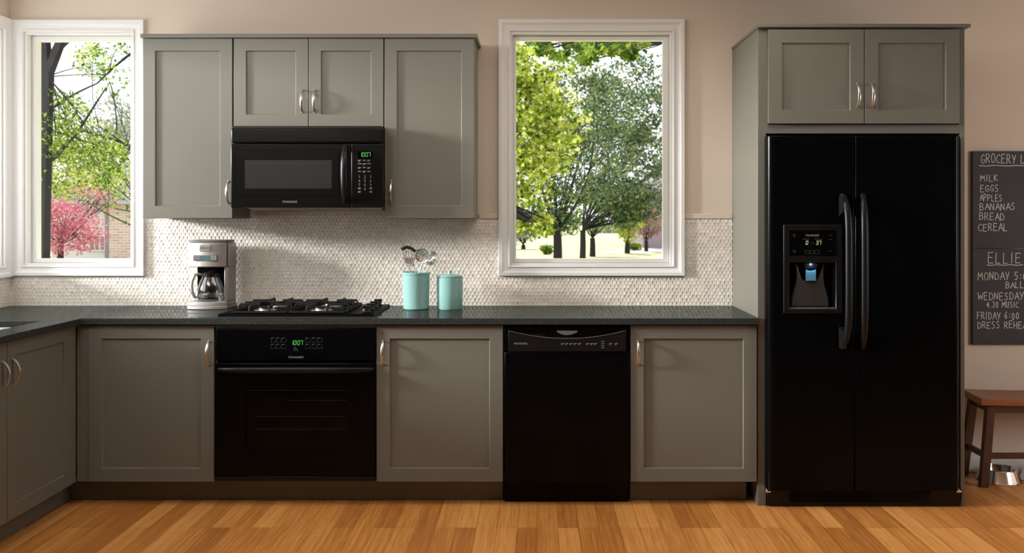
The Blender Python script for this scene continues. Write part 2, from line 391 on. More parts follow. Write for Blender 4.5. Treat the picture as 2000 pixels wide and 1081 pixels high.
def door(parent, o, w_, h_, hx, hz, turn=False, fr=.064):
    d = obj('door', place(shaker(w_, h_, fr=fr), o, turn), M['cab'], parent, .0013)
    f = (lambda p: ROT(p, (o[0], o[1] + hx, 0)) + Vector((0, 0, hz))) if turn else (lambda p: p + Vector((o[0] + hx, o[1], hz)))
    h = obj('handle', pull().xf(f), M['nickel'], d, smooth=True); h['label'] = 'brushed nickel bow handle'
    return d
def carcass(x0, x1, y0, y1, z0, z1, t=.018):
    mb = MB(); mb.box(x0, x0+t, y0, y1, z0, z1).box(x1-t, x1, y0, y1, z0, z1).box(x0+t, x1-t, y0, y1, z0, z0+t).box(x0+t, x1-t, y1-t, y1, z0+t, z1)
    mb.box(x0+t, x1-t, y0, y0+.02, z1-.03, z1)
    return mb

# wall cabinets (doors' front y = -.30)
YU = -.30
ub, ut = Z(427, YU), Z(75, YU)
def wall_cab(name, px0, px1, zb, label, doors, group='grey wall cabinets over the worktop'):
    x0, x1 = X(px0, YU), X(px1, YU)
    t = thing(name, ((x0+x1)/2, -.15, zb), label, 'cabinet', group)
    mb = carcass(x0+.0005, x1-.0005, YU + .022, -.009, zb, ut)
    mb.box(x0+.018, x1-.018, YU + .03, -.009, ut-.018, ut)
    obj('body', mb, M['cab'], t, .001)
    for (a, b, hpx, hpy, fr) in doors:
        dx0, dx1 = X(a, YU), X(b, YU); zt = ut - .001
        door(t, (dx0, YU, zb + .001), dx1 - dx0, zt - zb - .001, X(hpx, YU) - dx0, Z(hpy, YU), fr=fr)
    return t
wall_cab('wall_cabinet', 279, 455, ub, 'tall single-door grey wall cabinet beside the left window', [(279, 453.5, 446.5, 376, .0645)])
um = Z(248, YU)
wall_cab('wall_cabinet', 455, 750, um, 'short two-door grey wall cabinet directly above the microwave', [(456.5, 601.7, 591, 198, .0645), (603, 748.7, 615, 198, .0645)])
wall_cab('wall_cabinet', 750, 926, ub, 'tall single-door grey wall cabinet to the right of the microwave', [(751.2, 925.5, 764, 376, .0645)])
cr = MB().box(X(274, -.315), X(932, -.315), -.316, -.002, ut + .001, Z(66, -.315))
tag(obj('cornice', cr, M['cab'], None, .002), 'thin grey cornice board running along the tops of the wall cabinets', 'cornice')

# base cabinets (doors' front y = -.61)
YB, ZB, ZD = -.61, .121, .889
XI = X(150, YB)                                              # door plane of the sink run
def base_cab(label, px0, px1, dpx, hpx):
    x0, x1 = X(px0, YB), X(px1, YB)
    t = thing('base_cabinet', ((x0+x1)/2, -.3, ZB), label, 'cabinet', 'grey base cabinets under the worktop')
    obj('body', carcass(x0+.0005, x1-.0005, YB + .021, -.012, ZB, .893), M['cab'], t, .001)
    a, b = X(dpx[0], YB), X(dpx[1], YB)
    door(t, (a, YB, ZB), b - a, ZD - ZB, X(hpx, YB) - a, Z(690, YB), fr=.065)
    return t
corner = base_cab('single-door grey base cabinet in the corner left of the oven', 149, 419, (172.5, 418.2), 408)
obj('filler', MB().box(XI - .0025, X(171.7, YB), YB + .004, YB + .0205, ZB, ZD), M['cab'], corner, .001)
base_cab('single-door grey base cabinet between the oven and the dishwasher', 734.5, 983, (735.3, 982.3), 748)
base_cab('single-door grey base cabinet between the dishwasher and the fridge', 1231, 1478.6, (1231.6, 1478.2), 1246)
x0, x1 = X(419.5, YB), X(734, YB)
oc = thing('oven_cabinet', ((x0+x1)/2, -.3, ZB), 'open-fronted grey cabinet housing the wall oven', 'cabinet', 'grey base cabinets under the worktop')
obj('body', MB().box(x0, x0+.005, -.588, -.012, ZB, .893).box(x1-.005, x1, -.588, -.012, ZB, .893).box(x0+.0055, x1-.0055, -.588, -.012, ZB - .0, ZB + .004), M['cab'], oc)
obj('top_rail', MB().box(x0+.001, x1-.001, -.605, -.589, Z(641.5, YB), .8925), M['cab'], oc, .001)
# sink run along the left wall
sk = thing('sink_cabinet', (-2.6, -1.2, ZB), 'two-door grey sink cabinet along the left wall', 'cabinet', 'grey base cabinets under the worktop')
mb = MB(); ya, yb = -2.30, -.613
mb.box(XL+.01, XI-.021, ya, ya+.018, ZB, .893).box(XL+.01, XI-.021, ya+.018, yb, ZB, ZB+.018).box(XL+.01, XL+.02, ya+.018, yb, ZB+.018, .893).box(XI-.03, XI-.021, ya+.018, yb, .86, .893)
mb.box(XI-.021, XI-.003, -.663, yb-.0005, ZB, ZD)
obj('body', mb, M['cab'], sk, .001)
door(sk, (XI, -1.203, ZB), .538, ZD - ZB, .036, .754, True, .063)
door(sk, (XI, -1.745, ZB), .538, ZD - ZB, .502, .754, True, .063)
door(sk, (XI, -2.287, ZB), .538, ZD - ZB, .036, .754, True, .063)
# toe kicks
tk = 'grey toe kick boards at the floor'
YT = -.506
XTK = XI - .09
tag(obj('toe_kick', MB().box(XTK, X(982.5, YT), YT, YT + .016, .001, ZB - .001), M['cab'], None, .001), 'long grey toe kick board under the corner cabinet and oven', 'toe kick', tk)
tag(obj('toe_kick', MB().box(X(1230.5, YT), XP - .035, YT, YT + .016, .001, ZB - .001), M['cab'], None, .001), 'short grey toe kick board between dishwasher and fridge', 'toe kick', tk)
tag(obj('toe_kick', MB().box(XTK - .018, XTK - .002, -2.30, YT + .016, .001, ZB - .001), M['cab'], None, .001), 'grey toe kick board under the sink cabinet on the left', 'toe kick', tk)

# worktop with sink cut-out
XC = X(158, -.635)
sink = (-2.83, -2.364, -1.55, -.734)
wt = MB()
ys = sorted([-2.32, sink[2], sink[3], -.635, -.0085]); xs = sorted([XL + .0085, sink[0], sink[1], XC, XP - .001])
wt.slab((xs[0], xs[-1]), (ys[0], ys[-1]), .895, ZK, [(sink[0], sink[1], sink[2], sink[3]), (XC, xs[-1] + .1, -3, -.635)], 'xy')
tag(obj('worktop', wt, M['stone'], None, .0025), 'dark granite L-shaped worktop with a honed speckled edge', 'worktop')
sb = MB(); a = (sink[0]-.006, sink[1]+.006, sink[2]-.006, sink[3]+.006); zb = .70
sb.slab(a[:2], a[2:], .888, .8945, [(a[0]+.012, a[1]-.012, a[2]+.012, a[3]-.012)], 'xy')
sb.slab((a[0]+.0, a[1]-.0), (a[2], a[3]), zb, .888, [(a[0]+.012, a[1]-.012, a[2]+.012, a[3]-.012)], 'xy')
sb.box(a[0], a[1], a[2], a[3], zb - .012, zb)
tag(obj('sink', sb, M['sinkw'], None, .003), 'white undermount sink set in the worktop at the left edge', 'sink')

# ---------------------------------------------------------------- lettering
GL = {'A': [[(0,0),(.45,1),(.9,0)],[(.17,.38),(.74,.38)]], 'B': [[(0,0),(.02,1),(.5,.97),(.62,.78),(.45,.56),(.02,.53)],[(.45,.54),(.72,.36),(.6,.08),(0,0)]],
 'C': [[(.75,.85),(.5,1),(.2,.85),(0,.5),(.12,.15),(.4,0),(.75,.1)]], 'D': [[(.04,0),(.04,1),(.4,.95),(.72,.6),(.68,.25),(.4,.03),(0,0)]],
 'E': [[(.65,1),(.03,1),(0,0),(.65,.02)],[(.02,.52),(.55,.54)]], 'F': [[(.65,1),(.03,1),(0,0)],[(.02,.52),(.55,.54)]],
 'G': [[(.72,.85),(.45,1),(.15,.8),(0,.45),(.12,.12),(.4,0),(.68,.12),(.7,.42),(.4,.42)]], 'H': [[(0,0),(0,1)],[(.65,0),(.65,1)],[(0,.5),(.65,.52)]],
 'I': [[(.12,0),(.14,1)]], 'K': [[(0,0),(.02,1)],[(.62,1),(.04,.48),(.7,0)]], 'L': [[(.05,1),(0,0),(.6,.02)]],
 'M': [[(0,0),(.08,1),(.45,.4),(.82,1),(.9,0)]], 'N': [[(0,0),(.02,1),(.65,.02),(.68,1)]], 'O': [[(.35,1),(.08,.8),(0,.45),(.15,.1),(.42,0),(.7,.2),(.74,.6),(.6,.9),(.35,1)]],
 'P': [[(0,0),(.02,1),(.5,.97),(.62,.75),(.45,.5),(.02,.46)]], 'R': [[(0,0),(.02,1),(.5,.97),(.6,.75),(.42,.52),(.02,.48)],[(.25,.5),(.68,0)]],
 'S': [[(.58,.9),(.3,1),(.06,.82),(.15,.6),(.5,.45),(.6,.2),(.35,0),(0,.08)]], 'T': [[(0,1),(.7,1)],[(.35,1),(.34,0)]],
 'U': [[(0,1),(.03,.25),(.3,0),(.58,.2),(.62,1)]], 'W': [[(0,1),(.2,0),(.5,.7),(.78,0),(1,1)]], 'Y': [[(0,1),(.33,.5)],[(.7,1),(.25,0)]],
 '0': [[(.3,1),(.05,.75),(.05,.25),(.3,0),(.55,.25),(.55,.75),(.3,1)]], '1': [[(.1,.8),(.3,1),(.3,0)]], '2': [[(.03,.8),(.28,1),(.55,.8),(.5,.5),(0,0),(.6,0)]],
 '3': [[(.05,.9),(.35,1),(.55,.78),(.3,.55),(.58,.3),(.35,0),(0,.08)]], '4': [[(.5,0),(.48,1),(0,.35),(.65,.35)]], '5': [[(.55,1),(.1,1),(.05,.55),(.4,.6),(.58,.3),(.35,0),(0,.06)]],
 '6': [[(.5,1),(.15,.7),(.02,.3),(.25,0),(.52,.2),(.4,.5),(.06,.4)]], '7': [[(.0,1),(.55,1),(.2,0)]], '8': [[(.3,.52),(.08,.75),(.3,1),(.52,.75),(.3,.52),(.03,.22),(.3,0),(.57,.22),(.3,.52)]],
 '9': [[(.52,.62),(.25,.48),(.05,.75),(.3,1),(.55,.75),(.45,0)]], ':': [[(.1,.22),(.14,.3)],[(.1,.62),(.14,.7)]], '.': [[(.1,.02),(.14,.1)]], "'": [[(.12,1),(.08,.8)]], ' ': []}
def ribbon(mb, pts, wd, y):
    for (a, b) in zip(pts[:-1], pts[1:]):
        dx, dz = b[0]-a[0], b[1]-a[1]; L = math.hypot(dx, dz) or 1e-6
        nx, nz = -dz/L*wd/2, dx/L*wd/2; ex, ez = dx/L*wd*.35, dz/L*wd*.35
        mb.add([(a[0]+nx-ex, y, a[1]+nz-ez), (a[0]-nx-ex, y, a[1]-nz-ez), (b[0]-nx+ex, y, b[1]-nz+ez), (b[0]+nx+ex, y, b[1]+nz+ez)], [(0, 1, 2, 3)])
def write(mb, txt, x, z, h, y, wd, asp=.8, gap=.3, width=None, jit=0., rise=0.):
    adv = lambda c: (.35 if c in ".:'I" else .45 if c == ' ' else .95 if c in 'MW' else .72) + gap
    tot = sum(adv(c) for c in txt) - gap
    k = (width / tot) if width else h * asp
    cx = 0
    for c in txt:
        jz = R.uniform(-jit, jit) * h; js = 1 + R.uniform(-jit, jit)
        for st in GL.get(c, []):
            ribbon(mb, [(x + (cx + p[0] + R.uniform(-jit, jit)*.25) * k, z + jz + rise*cx*k + (p[1]*js + R.uniform(-jit, jit)*.2) * h) for p in st], wd, y)
        cx += adv(c)
    return x + tot * k
SEG = {'0': 'abcdef', '1': 'bc', '7': 'abc', '3': 'abcdg'}
def digits(mb, txt, x, z, h, y, wd, pitch, slant=.12):
    P = {'a': ((0,1),(1,1)), 'b': ((1,1),(1,.5)), 'c': ((1,.5),(1,0)), 'd': ((0,0),(1,0)), 'e': ((0,.5),(0,0)), 'f': ((0,1),(0,.5)), 'g': ((0,.5),(1,.5))}
    for c in txt:
        if c == ':':
            for q in (.3, .7): ribbon(mb, [(x - pitch*.12 + slant*q*h, z + q*h - wd*.4), (x - pitch*.12 + slant*q*h, z + q*h + wd*.4)], wd, y)
            x += pitch * .25; continue
        for s in SEG.get(c, ''):
            ribbon(mb, [(x + p[0]*h*.5 + slant*p[1]*h, z + p[1]*h) for p in P[s]], wd, y)
        x += pitch
class Keys:
    """collects printed key marks, one small part per key"""
    def __init__(s, parent, mat): s.p, s.m = parent, mat
    def __enter__(s): s.mb = MB(); return s.mb
    def __exit__(s, *a): obj('key_mark', s.mb, s.m, s.p, recalc=False, smooth=False)
def logo(parent, px0, px1, pyb, hpx, y, mat='mark', name='logo_lettering'):
    mb = MB(); s = S(y)
    write(mb, 'FRIGIDAIRE', X(px0, y), Z(pyb, y), hpx / s, y, .0016, gap=.42, width=(px1 - px0) / s)
    return obj(name, mb, M[mat], parent, recalc=False, smooth=False)

# ---------------------------------------------------------------- microwave
YM = -.40
def rrect(x0, x1, z0, z1, r, n=5):
    P = []
    for cx, cz, a in ((x1-r, z0+r, -PI/2), (x1-r, z1-r, 0), (x0+r, z1-r, PI/2), (x0+r, z0+r, PI)):
        P += [(cx + r*math.cos(a + PI/2*i/n), cz + r*math.sin(a + PI/2*i/n)) for i in range(n + 1)]
    return P
def pxbox(mb, a, b, c, d, y0, y1, yr=None):
    """box whose front outline is read at depth yr: left, right, top, bottom pixels"""
    yr = y0 if yr is None else yr
    return mb.box(X(a, yr), X(b, yr), y0, y1, Z(d, yr), Z(c, yr))
mx0, mx1 = X(450.5, YM) , X(748.2, YM)
mw = thing('microwave', ((mx0+mx1)/2, -.2, Z(405, YM)), 'black over-the-range microwave hung under the short wall cabinet', 'microwave')
obj('body', MB().box(max(mx0, X(455, YU)+.002), min(mx1, X(750, YU)-.002), YM + .028, -.010, Z(403, YM), um - .002), M['blacks'], mw, .003)
obj('filter_tray', MB().hexa([(X(470, YM), -.36, Z(405, YM)), (mx1-.01, -.36, Z(405, YM)), (mx1-.01, -.02, Z(405, YM)), (X(470, YM), -.02, Z(405, YM))][::-1],
    [(X(490, YM), -.32, 1.456), (mx1-.02, -.32, 1.456), (mx1-.02, -.02, 1.456), (X(490, YM), -.02, 1.456)][::-1]), M['grey'], mw, .002)
obj('vent_panel', pxbox(MB(), 450.5, 748.2, 250, 279.5, YM, YM + .026), M['blackm'], mw, .009, 4)
md = obj('door', pxbox(MB(), 450.5, 684.6, 281, 406, YM, YM + .026), M['blackm'], mw, .005, 3)
mp = obj('control_panel', pxbox(MB(), 685.6, 748.2, 281, 406, YM, YM + .026), M['blackm'], mw, .005, 3)
yy = YM - .0008
obj('bezel', MB().prism(rrect(X(459, yy), X(662, yy), Z(384, yy), Z(293, yy), .008), yy, YM + .001), M['blackg'], md)
obj('bezel_face', MB().prism(rrect(X(459, yy) + .0016, X(662, yy) - .0016, Z(384, yy) + .0016, Z(293, yy) - .0016, .007), yy - .0003, YM), M['blackm'], md)
obj('glass', MB().prism(rrect(X(478.5, yy), X(648, yy), Z(368.5, yy), Z(313, yy), .002), yy - .0006, YM), M['meshw'], md)
n = 16; hp = []
for i in range(n + 1):
    a = i / n; hp.append((X(675, YM) - .0, YM - .045 * (1 - abs(2*a-1) ** 3.2) + .003, Z(395 - a * 110, YM)))
obj('handle', MB().tube(hp, [.0135 + .004 * math.sin(PI*i/n) for i in range(n+1)], 14, up=(1, 0, 0), flat=.75), M['blacks'], md)
logo(md, 552.5, 580, 396.2, 3.5, YM - .0012)
obj('display', pxbox(MB(), 699, 728, 296, 309, yy - .0004, YM + .001), M['blackg'], mp)
mb = MB(); digits(mb, '10:07', X(702.5, yy), Z(306, yy), 7.6/S(yy), yy - .0014, .0014, 5.2/S(yy), .05); obj('clock_digits', mb, M['green'], mp, recalc=False, smooth=False)
yk = yy - .0002; K = Keys(mp, M['mark'])
for r, py in enumerate((313.5, 320, 327.5, 335)):
    for c, px in enumerate((699.5, 709, 718)):
        wd_ = 6.5 if r == 1 else 5
        with K as mb:
          ribbon(mb, [(X(px, yk), Z(py, yk)), (X(px + wd_, yk), Z(py, yk))], .003, yk)
          if (r + c) % 2 == 0: ribbon(mb, [(X(px, yk), Z(py + 2, yk)), (X(px + 3, yk), Z(py + 2, yk))], .002, yk)
for i, ch in enumerate('1234567890'):
    r, c = (i // 3, i % 3) if ch != '0' else (3, 1)
    with K as mb: write(mb, ch, X(700.6 + c * 11, yk), Z(348 + r * 8, yk), 5 / S(yk), yk, .0015)
for px, py in ((699.5, 369), (722, 369), (699.5, 376), (722, 376)):
    with K as mb:
        for q in (0, 1.8): ribbon(mb, [(X(px, yk), Z(py - q, yk)), (X(px + 4.6, yk), Z(py - q, yk))], .0022, yk)

# ---------------------------------------------------------------- wall oven
YO = -.622
ov = thing('wall_oven', (X(577, YO), -.3, ZB), 'black built-in oven beneath the gas cooktop', 'oven')
obj('body', MB().box(x0 + .008, x1 - .008, -.586, -.08, ZB + .006, .86), M['blacks'], ov)
op = obj('control_panel', pxbox(MB(), 421, 732.5, 642, 704.5, YO, -.59), M['black'], ov, .005, 3)
ww = MB()
dx = (X(420.5, YO), X(732.5, YO)); dz = (Z(930, YO), Z(710, YO))
wh = (X(478, YO), X(677, YO), Z(881, YO), Z(764, YO))
ww.slab(dx, dz, YO, -.59, [wh])
od = obj('door', ww, M['black'], ov, .004, 3)
obj('window', MB().box(wh[0], wh[1], YO + .010, YO + .013, wh[2], wh[3]), M['blackg'], od)
obj('window_trim', MB().slab((wh[0]-.003, wh[1]+.003), (wh[2]-.003, wh[3]+.003), YO - .001, YO + .009, [(wh[0]+.002, wh[1]-.002, wh[2]+.002, wh[3]-.002)]), M['blackg'], od, .0008)
rk = MB()
for py in (784, 815, 840):
    rk.tube([(X(497 if py > 790 else 560, YO), YO + .0085, Z(py, YO)), (X(675, YO), YO + .0085, Z(py, YO))], .0012, 6)
obj('rack_lines', rk, pmat('dark rack wire', (.007, .007, .007), .5, spec=.2), od)
hp = []; n = 20
for i in range(n + 1):
    a = i / n; e = 1 - abs(2*a - 1) ** 6
    hp.append((X(426, YO) + a * (X(728, YO) - X(426, YO)), YO - .045 * e + .002, Z(721, YO) - .004 * (1 - e)))
obj('handle', MB().tube(hp, [.010 + .006 * (1 - abs(2*i/n - 1) ** 4) for i in range(n+1)], 14, up=(0, 0, 1), flat=.7), M['blacks'], od)
obj('vent_strip', pxbox(MB(), 421, 732.5, 931.5, 940.5, YO + .004, -.59), M['blacks'], ov, .002)
logo(op, 564, 592.5, 700.0, 3.5, YO - .0006)
mb = MB(); digits(mb, '10:07', X(568, YO), Z(674, YO), 8/S(YO), YO - .001, .0014, 5.7/S(YO)); obj('clock_digits', mb, M['green'], op, recalc=False, smooth=False)
yk = YO - .0005; DIM = pmat('dim printed marks', (.085, .085, .085), .6); K = Keys(op, DIM)
for cols in ((529.5, 540, 550.5), (597, 609.5, 620.5)):
    for r, py in enumerate((661, 673.5)):
        for px in cols:
            x_, z_, w2, h2 = X(px, yk), Z(py + 8, yk), 8.5/S(yk), 8/S(yk)
            with K as mb:
                ribbon(mb, [(x_, z_ + h2), (x_, z_), (x_ + w2, z_), (x_ + w2, z_ + h2)], .0006, yk)
                ribbon(mb, [(x_, z_ + h2 + .001), (x_ + w2 * .6, z_ + h2 + .001)], .0024, yk)
for q in (679, 682, 685):
    with K as mb: ribbon(mb, [(X(573.5, yk), Z(q, yk)), (X(578 + (q - 679) * .9, yk), Z(q, yk))], .002, yk)

# ---------------------------------------------------------------- dishwasher
YW = -.618
dw = thing('dishwasher', (X(1107, YW), -.3, 0.002), 'black dishwasher set between two base cabinets', 'dishwasher')
obj('body', pxbox(MB(), 985, 1229.5, 640, 938, -.594, -.04, YW), M['blacks'], dw)
obj('door', pxbox(MB(), 985.5, 1229, 688.5, 941, YW, -.595), M['black'], dw, .003)
arc = lambda t: 646 + 15.5 * (1 - (2*t - 1) ** 2)            # the curved lower lip of the grip recess
top = [(X(993.5 + 228*t, YW), Z(arc(t), YW)) for t in [i/24 for i in range(25)]]
pl = [(X(993, YW), Z(687, YW)), (X(1222.5, YW), Z(687, YW))] + [(X(1222.5, YW), Z(646, YW))] + top[::-1][1:-1] + [(X(993, YW), Z(646, YW))]
dp = obj('control_panel', MB().prism(pl, YW - .004, -.596), M['blacks'], dw, .0015)
obj('side_frame', pxbox(pxbox(pxbox(MB(), 985, 992.6, 640.5, 687.5, YW + .004, -.596), 1223, 1229.5, 640.5, 687.5, YW + .004, -.596), 992.7, 1222.9, 640.5, 645.5, YW - .001, -.596), M['black'], dw, .001)
obj('lip', MB().tube([(a, YW - .0045, b) for a, b in top], .0014, 6), M['grey'], dp)
vt = MB()
for i, py in enumerate((648.5, 651, 653.5, 656)): vt.tube([(X(1000 + 6*i, -.60), -.603, Z(py, -.603)), (X(1061, -.60), -.603, Z(py, -.603))], .0016, 6)
vt.tube([(X(1063, -.6), -.603, Z(646.5, -.603)), (X(1063, -.6), -.603, Z(659, -.603))], .0018, 6)
obj('vent_grille', vt, M['blacks'], dw)
obj('latch', MB().prism([(X(1088 + 40*t, YW), Z(649 + 6*(1-(2*t-1)**2), YW)) for t in [i/10 for i in range(11)]] + [(X(1128, YW), Z(646.5, YW)), (X(1088, YW), Z(646.5, YW))], YW - .002, -.596), M['grey'], dw, .001)
obj('toe_panel', MB().box(X(985, -.54), X(1227.5, -.54), -.54, -.52, .002, ZB - .003), M['black'], dw, .002)
logo(dp, 1004.5, 1030, 673.2, 3.2, YW - .0048)
yk = YW - .0046; K = Keys(dp, M['mark'])
for i, px in enumerate((1096, 1104, 1112.5, 1120.5, 1129, 1145, 1153, 1160.5, 1190, 1201)):
    with K as mb: ribbon(mb, [(X(px, yk), Z(672, yk)), (X(px + 5.4, yk), Z(671.3, yk))], .0026, yk); ribbon(mb, [(X(px, yk), Z(674, yk)), (X(px + 3, yk), Z(674, yk))], .0016, yk)
for py in (667.5, 671.5, 675.5, 679.5):
    with K as mb: ribbon(mb, [(X(1174.5, yk), Z(py, yk)), (X(1180.5, yk), Z(py, yk))], .002, yk)

# ---------------------------------------------------------------- fridge surround and fridge
YP = -.60
fs = thing('fridge_cabinet', (1.6, -.3, 0), 'tall grey surround with two doors over the black fridge', 'cabinet')
zt = Z(56, YP); xo = X(1884, YP); xi0, xi1 = X(1496, YP), X(1876, YP)
zr0, zr1 = Z(261, YP), Z(243.5, YP)
obj('side_panel', MB().box(XP, XP + .02, YP + .0165, -.001, .001, zt), M['cab'], fs, .001)
obj('side_panel', MB().box(xo - .02, xo, YP + .0165, -.001, .001, zt), M['cab'], fs, .001)
obj('face_frame', MB().slab((XP, xo), (.001, zt), YP, YP + .016, [(xi0, xi1, -.1, zr0), (xi0 + .008, xi1 - .008, zr1, zt - .02)]), M['cab'], fs, .001)
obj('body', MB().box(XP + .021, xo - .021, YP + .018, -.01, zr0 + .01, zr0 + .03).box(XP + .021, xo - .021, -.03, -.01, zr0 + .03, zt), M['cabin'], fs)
YQ = -.622
for a, b, hp_ in ((1501, 1687.6, 1674.5), (1689.4, 1874.5, 1702)):
    door(fs, (X(a, YQ), YQ, Z(241.5, YQ)), X(b, YQ) - X(a, YQ), Z(57.5, YQ) - Z(241.5, YQ), X(hp_, YQ) - X(a, YQ), Z(187, YQ), fr=.066)
obj('cornice', MB().box(XP - .004, X(1896, -.63), -.632, -.001, zt + .001, Z(46.5, -.63)), M['cab'], fs, .002)

YR = -.665
fr = thing('refrigerator', (1.6, -.33, 0), 'black side-by-side refrigerator with an ice and water dispenser', 'refrigerator')
fx0, fx1 = X(1499, YR), X(1875.5, YR); fm = X(1669.5, YR)
fz0, fz1 = Z(960, YR), Z(262.5, YR) - .006
obj('body', MB().box(xi0 + .004, xi1 - .004, YP + .004, -.06, .03, zr0 - .012), M['blacks'], fr)
rc = (X(1541, YR), X(1632, YR), Z(604, YR), Z(513, YR))
pc = (X(1541, YR), X(1632, YR), Z(499.5, YR), Z(450, YR))
def round_edge(o, xs, y, wd):
    """give the upright front edges at the given x a wide rounding"""
    me = o.data; at_ = me.attributes.new('bevel_weight_edge', 'FLOAT', 'EDGE'); bx = Vector(root_of(o).location)
    for e_ in me.edges:
        p, q = [me.vertices[i].co + bx for i in e_.vertices]
        if any(abs(p.x-x_) < 1e-4 and abs(q.x-x_) < 1e-4 for x_ in xs) and abs(p.y-y) < 1e-4 and abs(q.y-y) < 1e-4: at_.data[e_.index].value = 1.0
    m = o.modifiers.new('rounding', 'BEVEL'); m.limit_method = 'WEIGHT'; m.width = wd; m.segments = 7
    m2 = o.modifiers.new('edge', 'BEVEL'); m2.width = .004; m2.segments = 2; m2.limit_method = 'ANGLE'; m2.angle_limit = math.radians(50)
fd = obj('freezer_door', MB().slab((fx0, fm - .003), (fz0, fz1), YR, YP - .004, [rc]), M['black'], fr)
rd = obj('fridge_door', MB().box(fm + .003, fx1, YR, YP - .004, fz0, fz1), M['black'], fr)
round_edge(fd, (fx0,), YR, .034); round_edge(rd, (fx1,), YR, .022)
def bar(px, flip):
    hp = []; n = 26; z0, z1 = Z(684, YR - .05), Z(380, YR - .05)
    for i in range(n + 1):
        a = i / n; e = 1 - abs(2*a - 1) ** 7
        hp.append((X(px, YR - .05) - flip * .012 * (1 - e), YR - .058 * e + .004 - .006 * math.sin(PI * a), z0 + a * (z1 - z0)))
    mb = MB().tube(hp, [.012 + .0065 * (1 - abs(2*i/n - 1) ** 5) for i in range(n+1)], 16, up=(1, 0, 0), flat=.8)
    xb = X(px, YR - .05)
    for za, zb_ in () if flip < 0 else ((z0 + .004, z0 + .105), (z1 - .105, z1 - .004)):
        u0, u1 = (xb - .034, xb - .006) if flip > 0 else (xb + .006, xb + .034)
        u0, u1 = (u0 + .0, u1); zi0, zi1 = (za, zb_ - .02) if za < (z0+z1)/2 else (za + .02, zb_)
        mb.hexa([(u0 + .004, YR + .002, za), (u1, YR + .002, za), (u1, YR + .002, zb_), (u0 + .004, YR + .002, zb_)], [(u0 + .012, YR - .034, zi0), (u1, YR - .040, zi0), (u1, YR - .040, zi1), (u0 + .012, YR - .034, zi1)])
    return mb
obj('handle', bar(1657, 1), M['blacks'], fd); obj('handle', bar(1688, -1), M['blacks'], rd)
# dispenser
dsp = obj('dispenser', MB().slab((X(1529.5, YR), X(1644, YR)), (Z(613, YR), Z(439, YR)), YR - .008, YR, [rc]), M['blacks'], fd, .004, 3)
rb = MB(); d2 = YR + .058
e = .0005
rb.add([(rc[0]+e, YR+.012, rc[2]+e), (rc[1]-e, YR+.012, rc[2]+e), (rc[1]-e, YR+.012, rc[3]-e), (rc[0]+e, YR+.012, rc[3]-e), (rc[0]+.012, d2, rc[2]+.004), (rc[1]-.012, d2, rc[2]+.004), (rc[1]-.012, d2, rc[3]-.004), (rc[0]+.012, d2, rc[3]-.004)],
       [(4, 5, 6, 7), (0, 1, 5, 4), (1, 2, 6, 5), (2, 3, 7, 6), (3, 0, 4, 7)])
obj('recess', rb, M['blackg'], fd, recalc=False, smooth=False)
pan = pmat('dispenser splash panel', (.06, .063, .067), .33, spec=.4)
def spx(pts, y): return [(X(a, y), Z(b, y)) for a, b in pts]
half = [(1549, 601), (1550, 586), (1553, 572), (1557, 560), (1559, 548), (1559, 532), (1557.5, 516), (1561.5, 520), (1564.5, 533), (1570, 546), (1578, 551)]
out = half + [(2 * 1586 - a, b) for a, b in half[::-1]]
obj('splash_panel', MB().prism(spx(out, YR), YR + .030, YR + .050), pan, fd, .006, 3)
obj('chute', MB().hexa([(X(1572, YR), YR+.012, Z(515, YR)), (X(1600, YR), YR+.012, Z(515, YR)), (X(1600, YR), YR+.05, Z(515, YR)), (X(1572, YR), YR+.05, Z(515, YR))],
    [(X(1575, YR), YR+.02, Z(526, YR)), (X(1597, YR), YR+.02, Z(526, YR)), (X(1597, YR), YR+.045, Z(526, YR)), (X(1575, YR), YR+.045, Z(526, YR))]), M['blacks'], fd, .001)
pd = obj('paddle', MB().prism(spx([(1576, 549.5), (1576, 527), (1581, 529.5), (1591, 529.5), (1596, 527), (1596, 549.5)], YR), YR + .018, YR + .024), M['paddle'], fd, .001); pd['label'] = 'pale blue lit dispenser paddle'
obj('drip_tray', MB().box(rc[0] + .002, rc[1] - .002, YR - .004, YR + .028, rc[2] + .0005, rc[2] + .006), M['grey'], fd, .001)
obj('control_glass', MB().box(pc[0], pc[1], YR - .0095, YR - .0078, pc[2], pc[3]), M['blackg'], dsp)
lo = logo(dsp, 1574, 1599.5, 461.8, 3.4, YR - .0102)
yk = YR - .0101
mb = MB(); digits(mb, '0', X(1574, yk), Z(478, yk), 7/S(yk), yk - .0002, .0015, 5/S(yk)); obj('display_digits', mb, M['amber'], dsp, recalc=False, smooth=False); mb = MB(); digits(mb, '37', X(1594, yk), Z(478, yk), 7/S(yk), yk - .0002, .0015, 5.4/S(yk)); obj('display_digits', mb, M['amber'], dsp, recalc=False, smooth=False)
K = Keys(dsp, DIM)
for px, py, l in ((1549, 459, 5), (1549, 462, 4), (1549, 490, 5), (1549, 493, 5), (1568, 467.5, 12), (1591, 467.5, 15), (1620, 460, 4), (1619, 468, 6), (1619, 491, 5), (1584.5, 475.5, 5)):
    with K as mb: ribbon(mb, [(X(px, yk), Z(py, yk)), (X(px + l, yk), Z(py, yk))], .0018, yk)
for px in (1572.5, 1582, 1591.8):
    with K as mb: ribbon(mb, [(X(px, yk), Z(490, yk)), (X(px + 8.6, yk), Z(490, yk)), (X(px + 8.6, yk), Z(495.5, yk)), (X(px, yk), Z(495.5, yk)), (X(px, yk), Z(490, yk))], .0008, yk)
l = lamp('dispenser_led', 'POINT', (X(1586, YR), YR + .006, Z(519, YR)), (0, 0, 0), .11, (.35, .75, 1), .004)
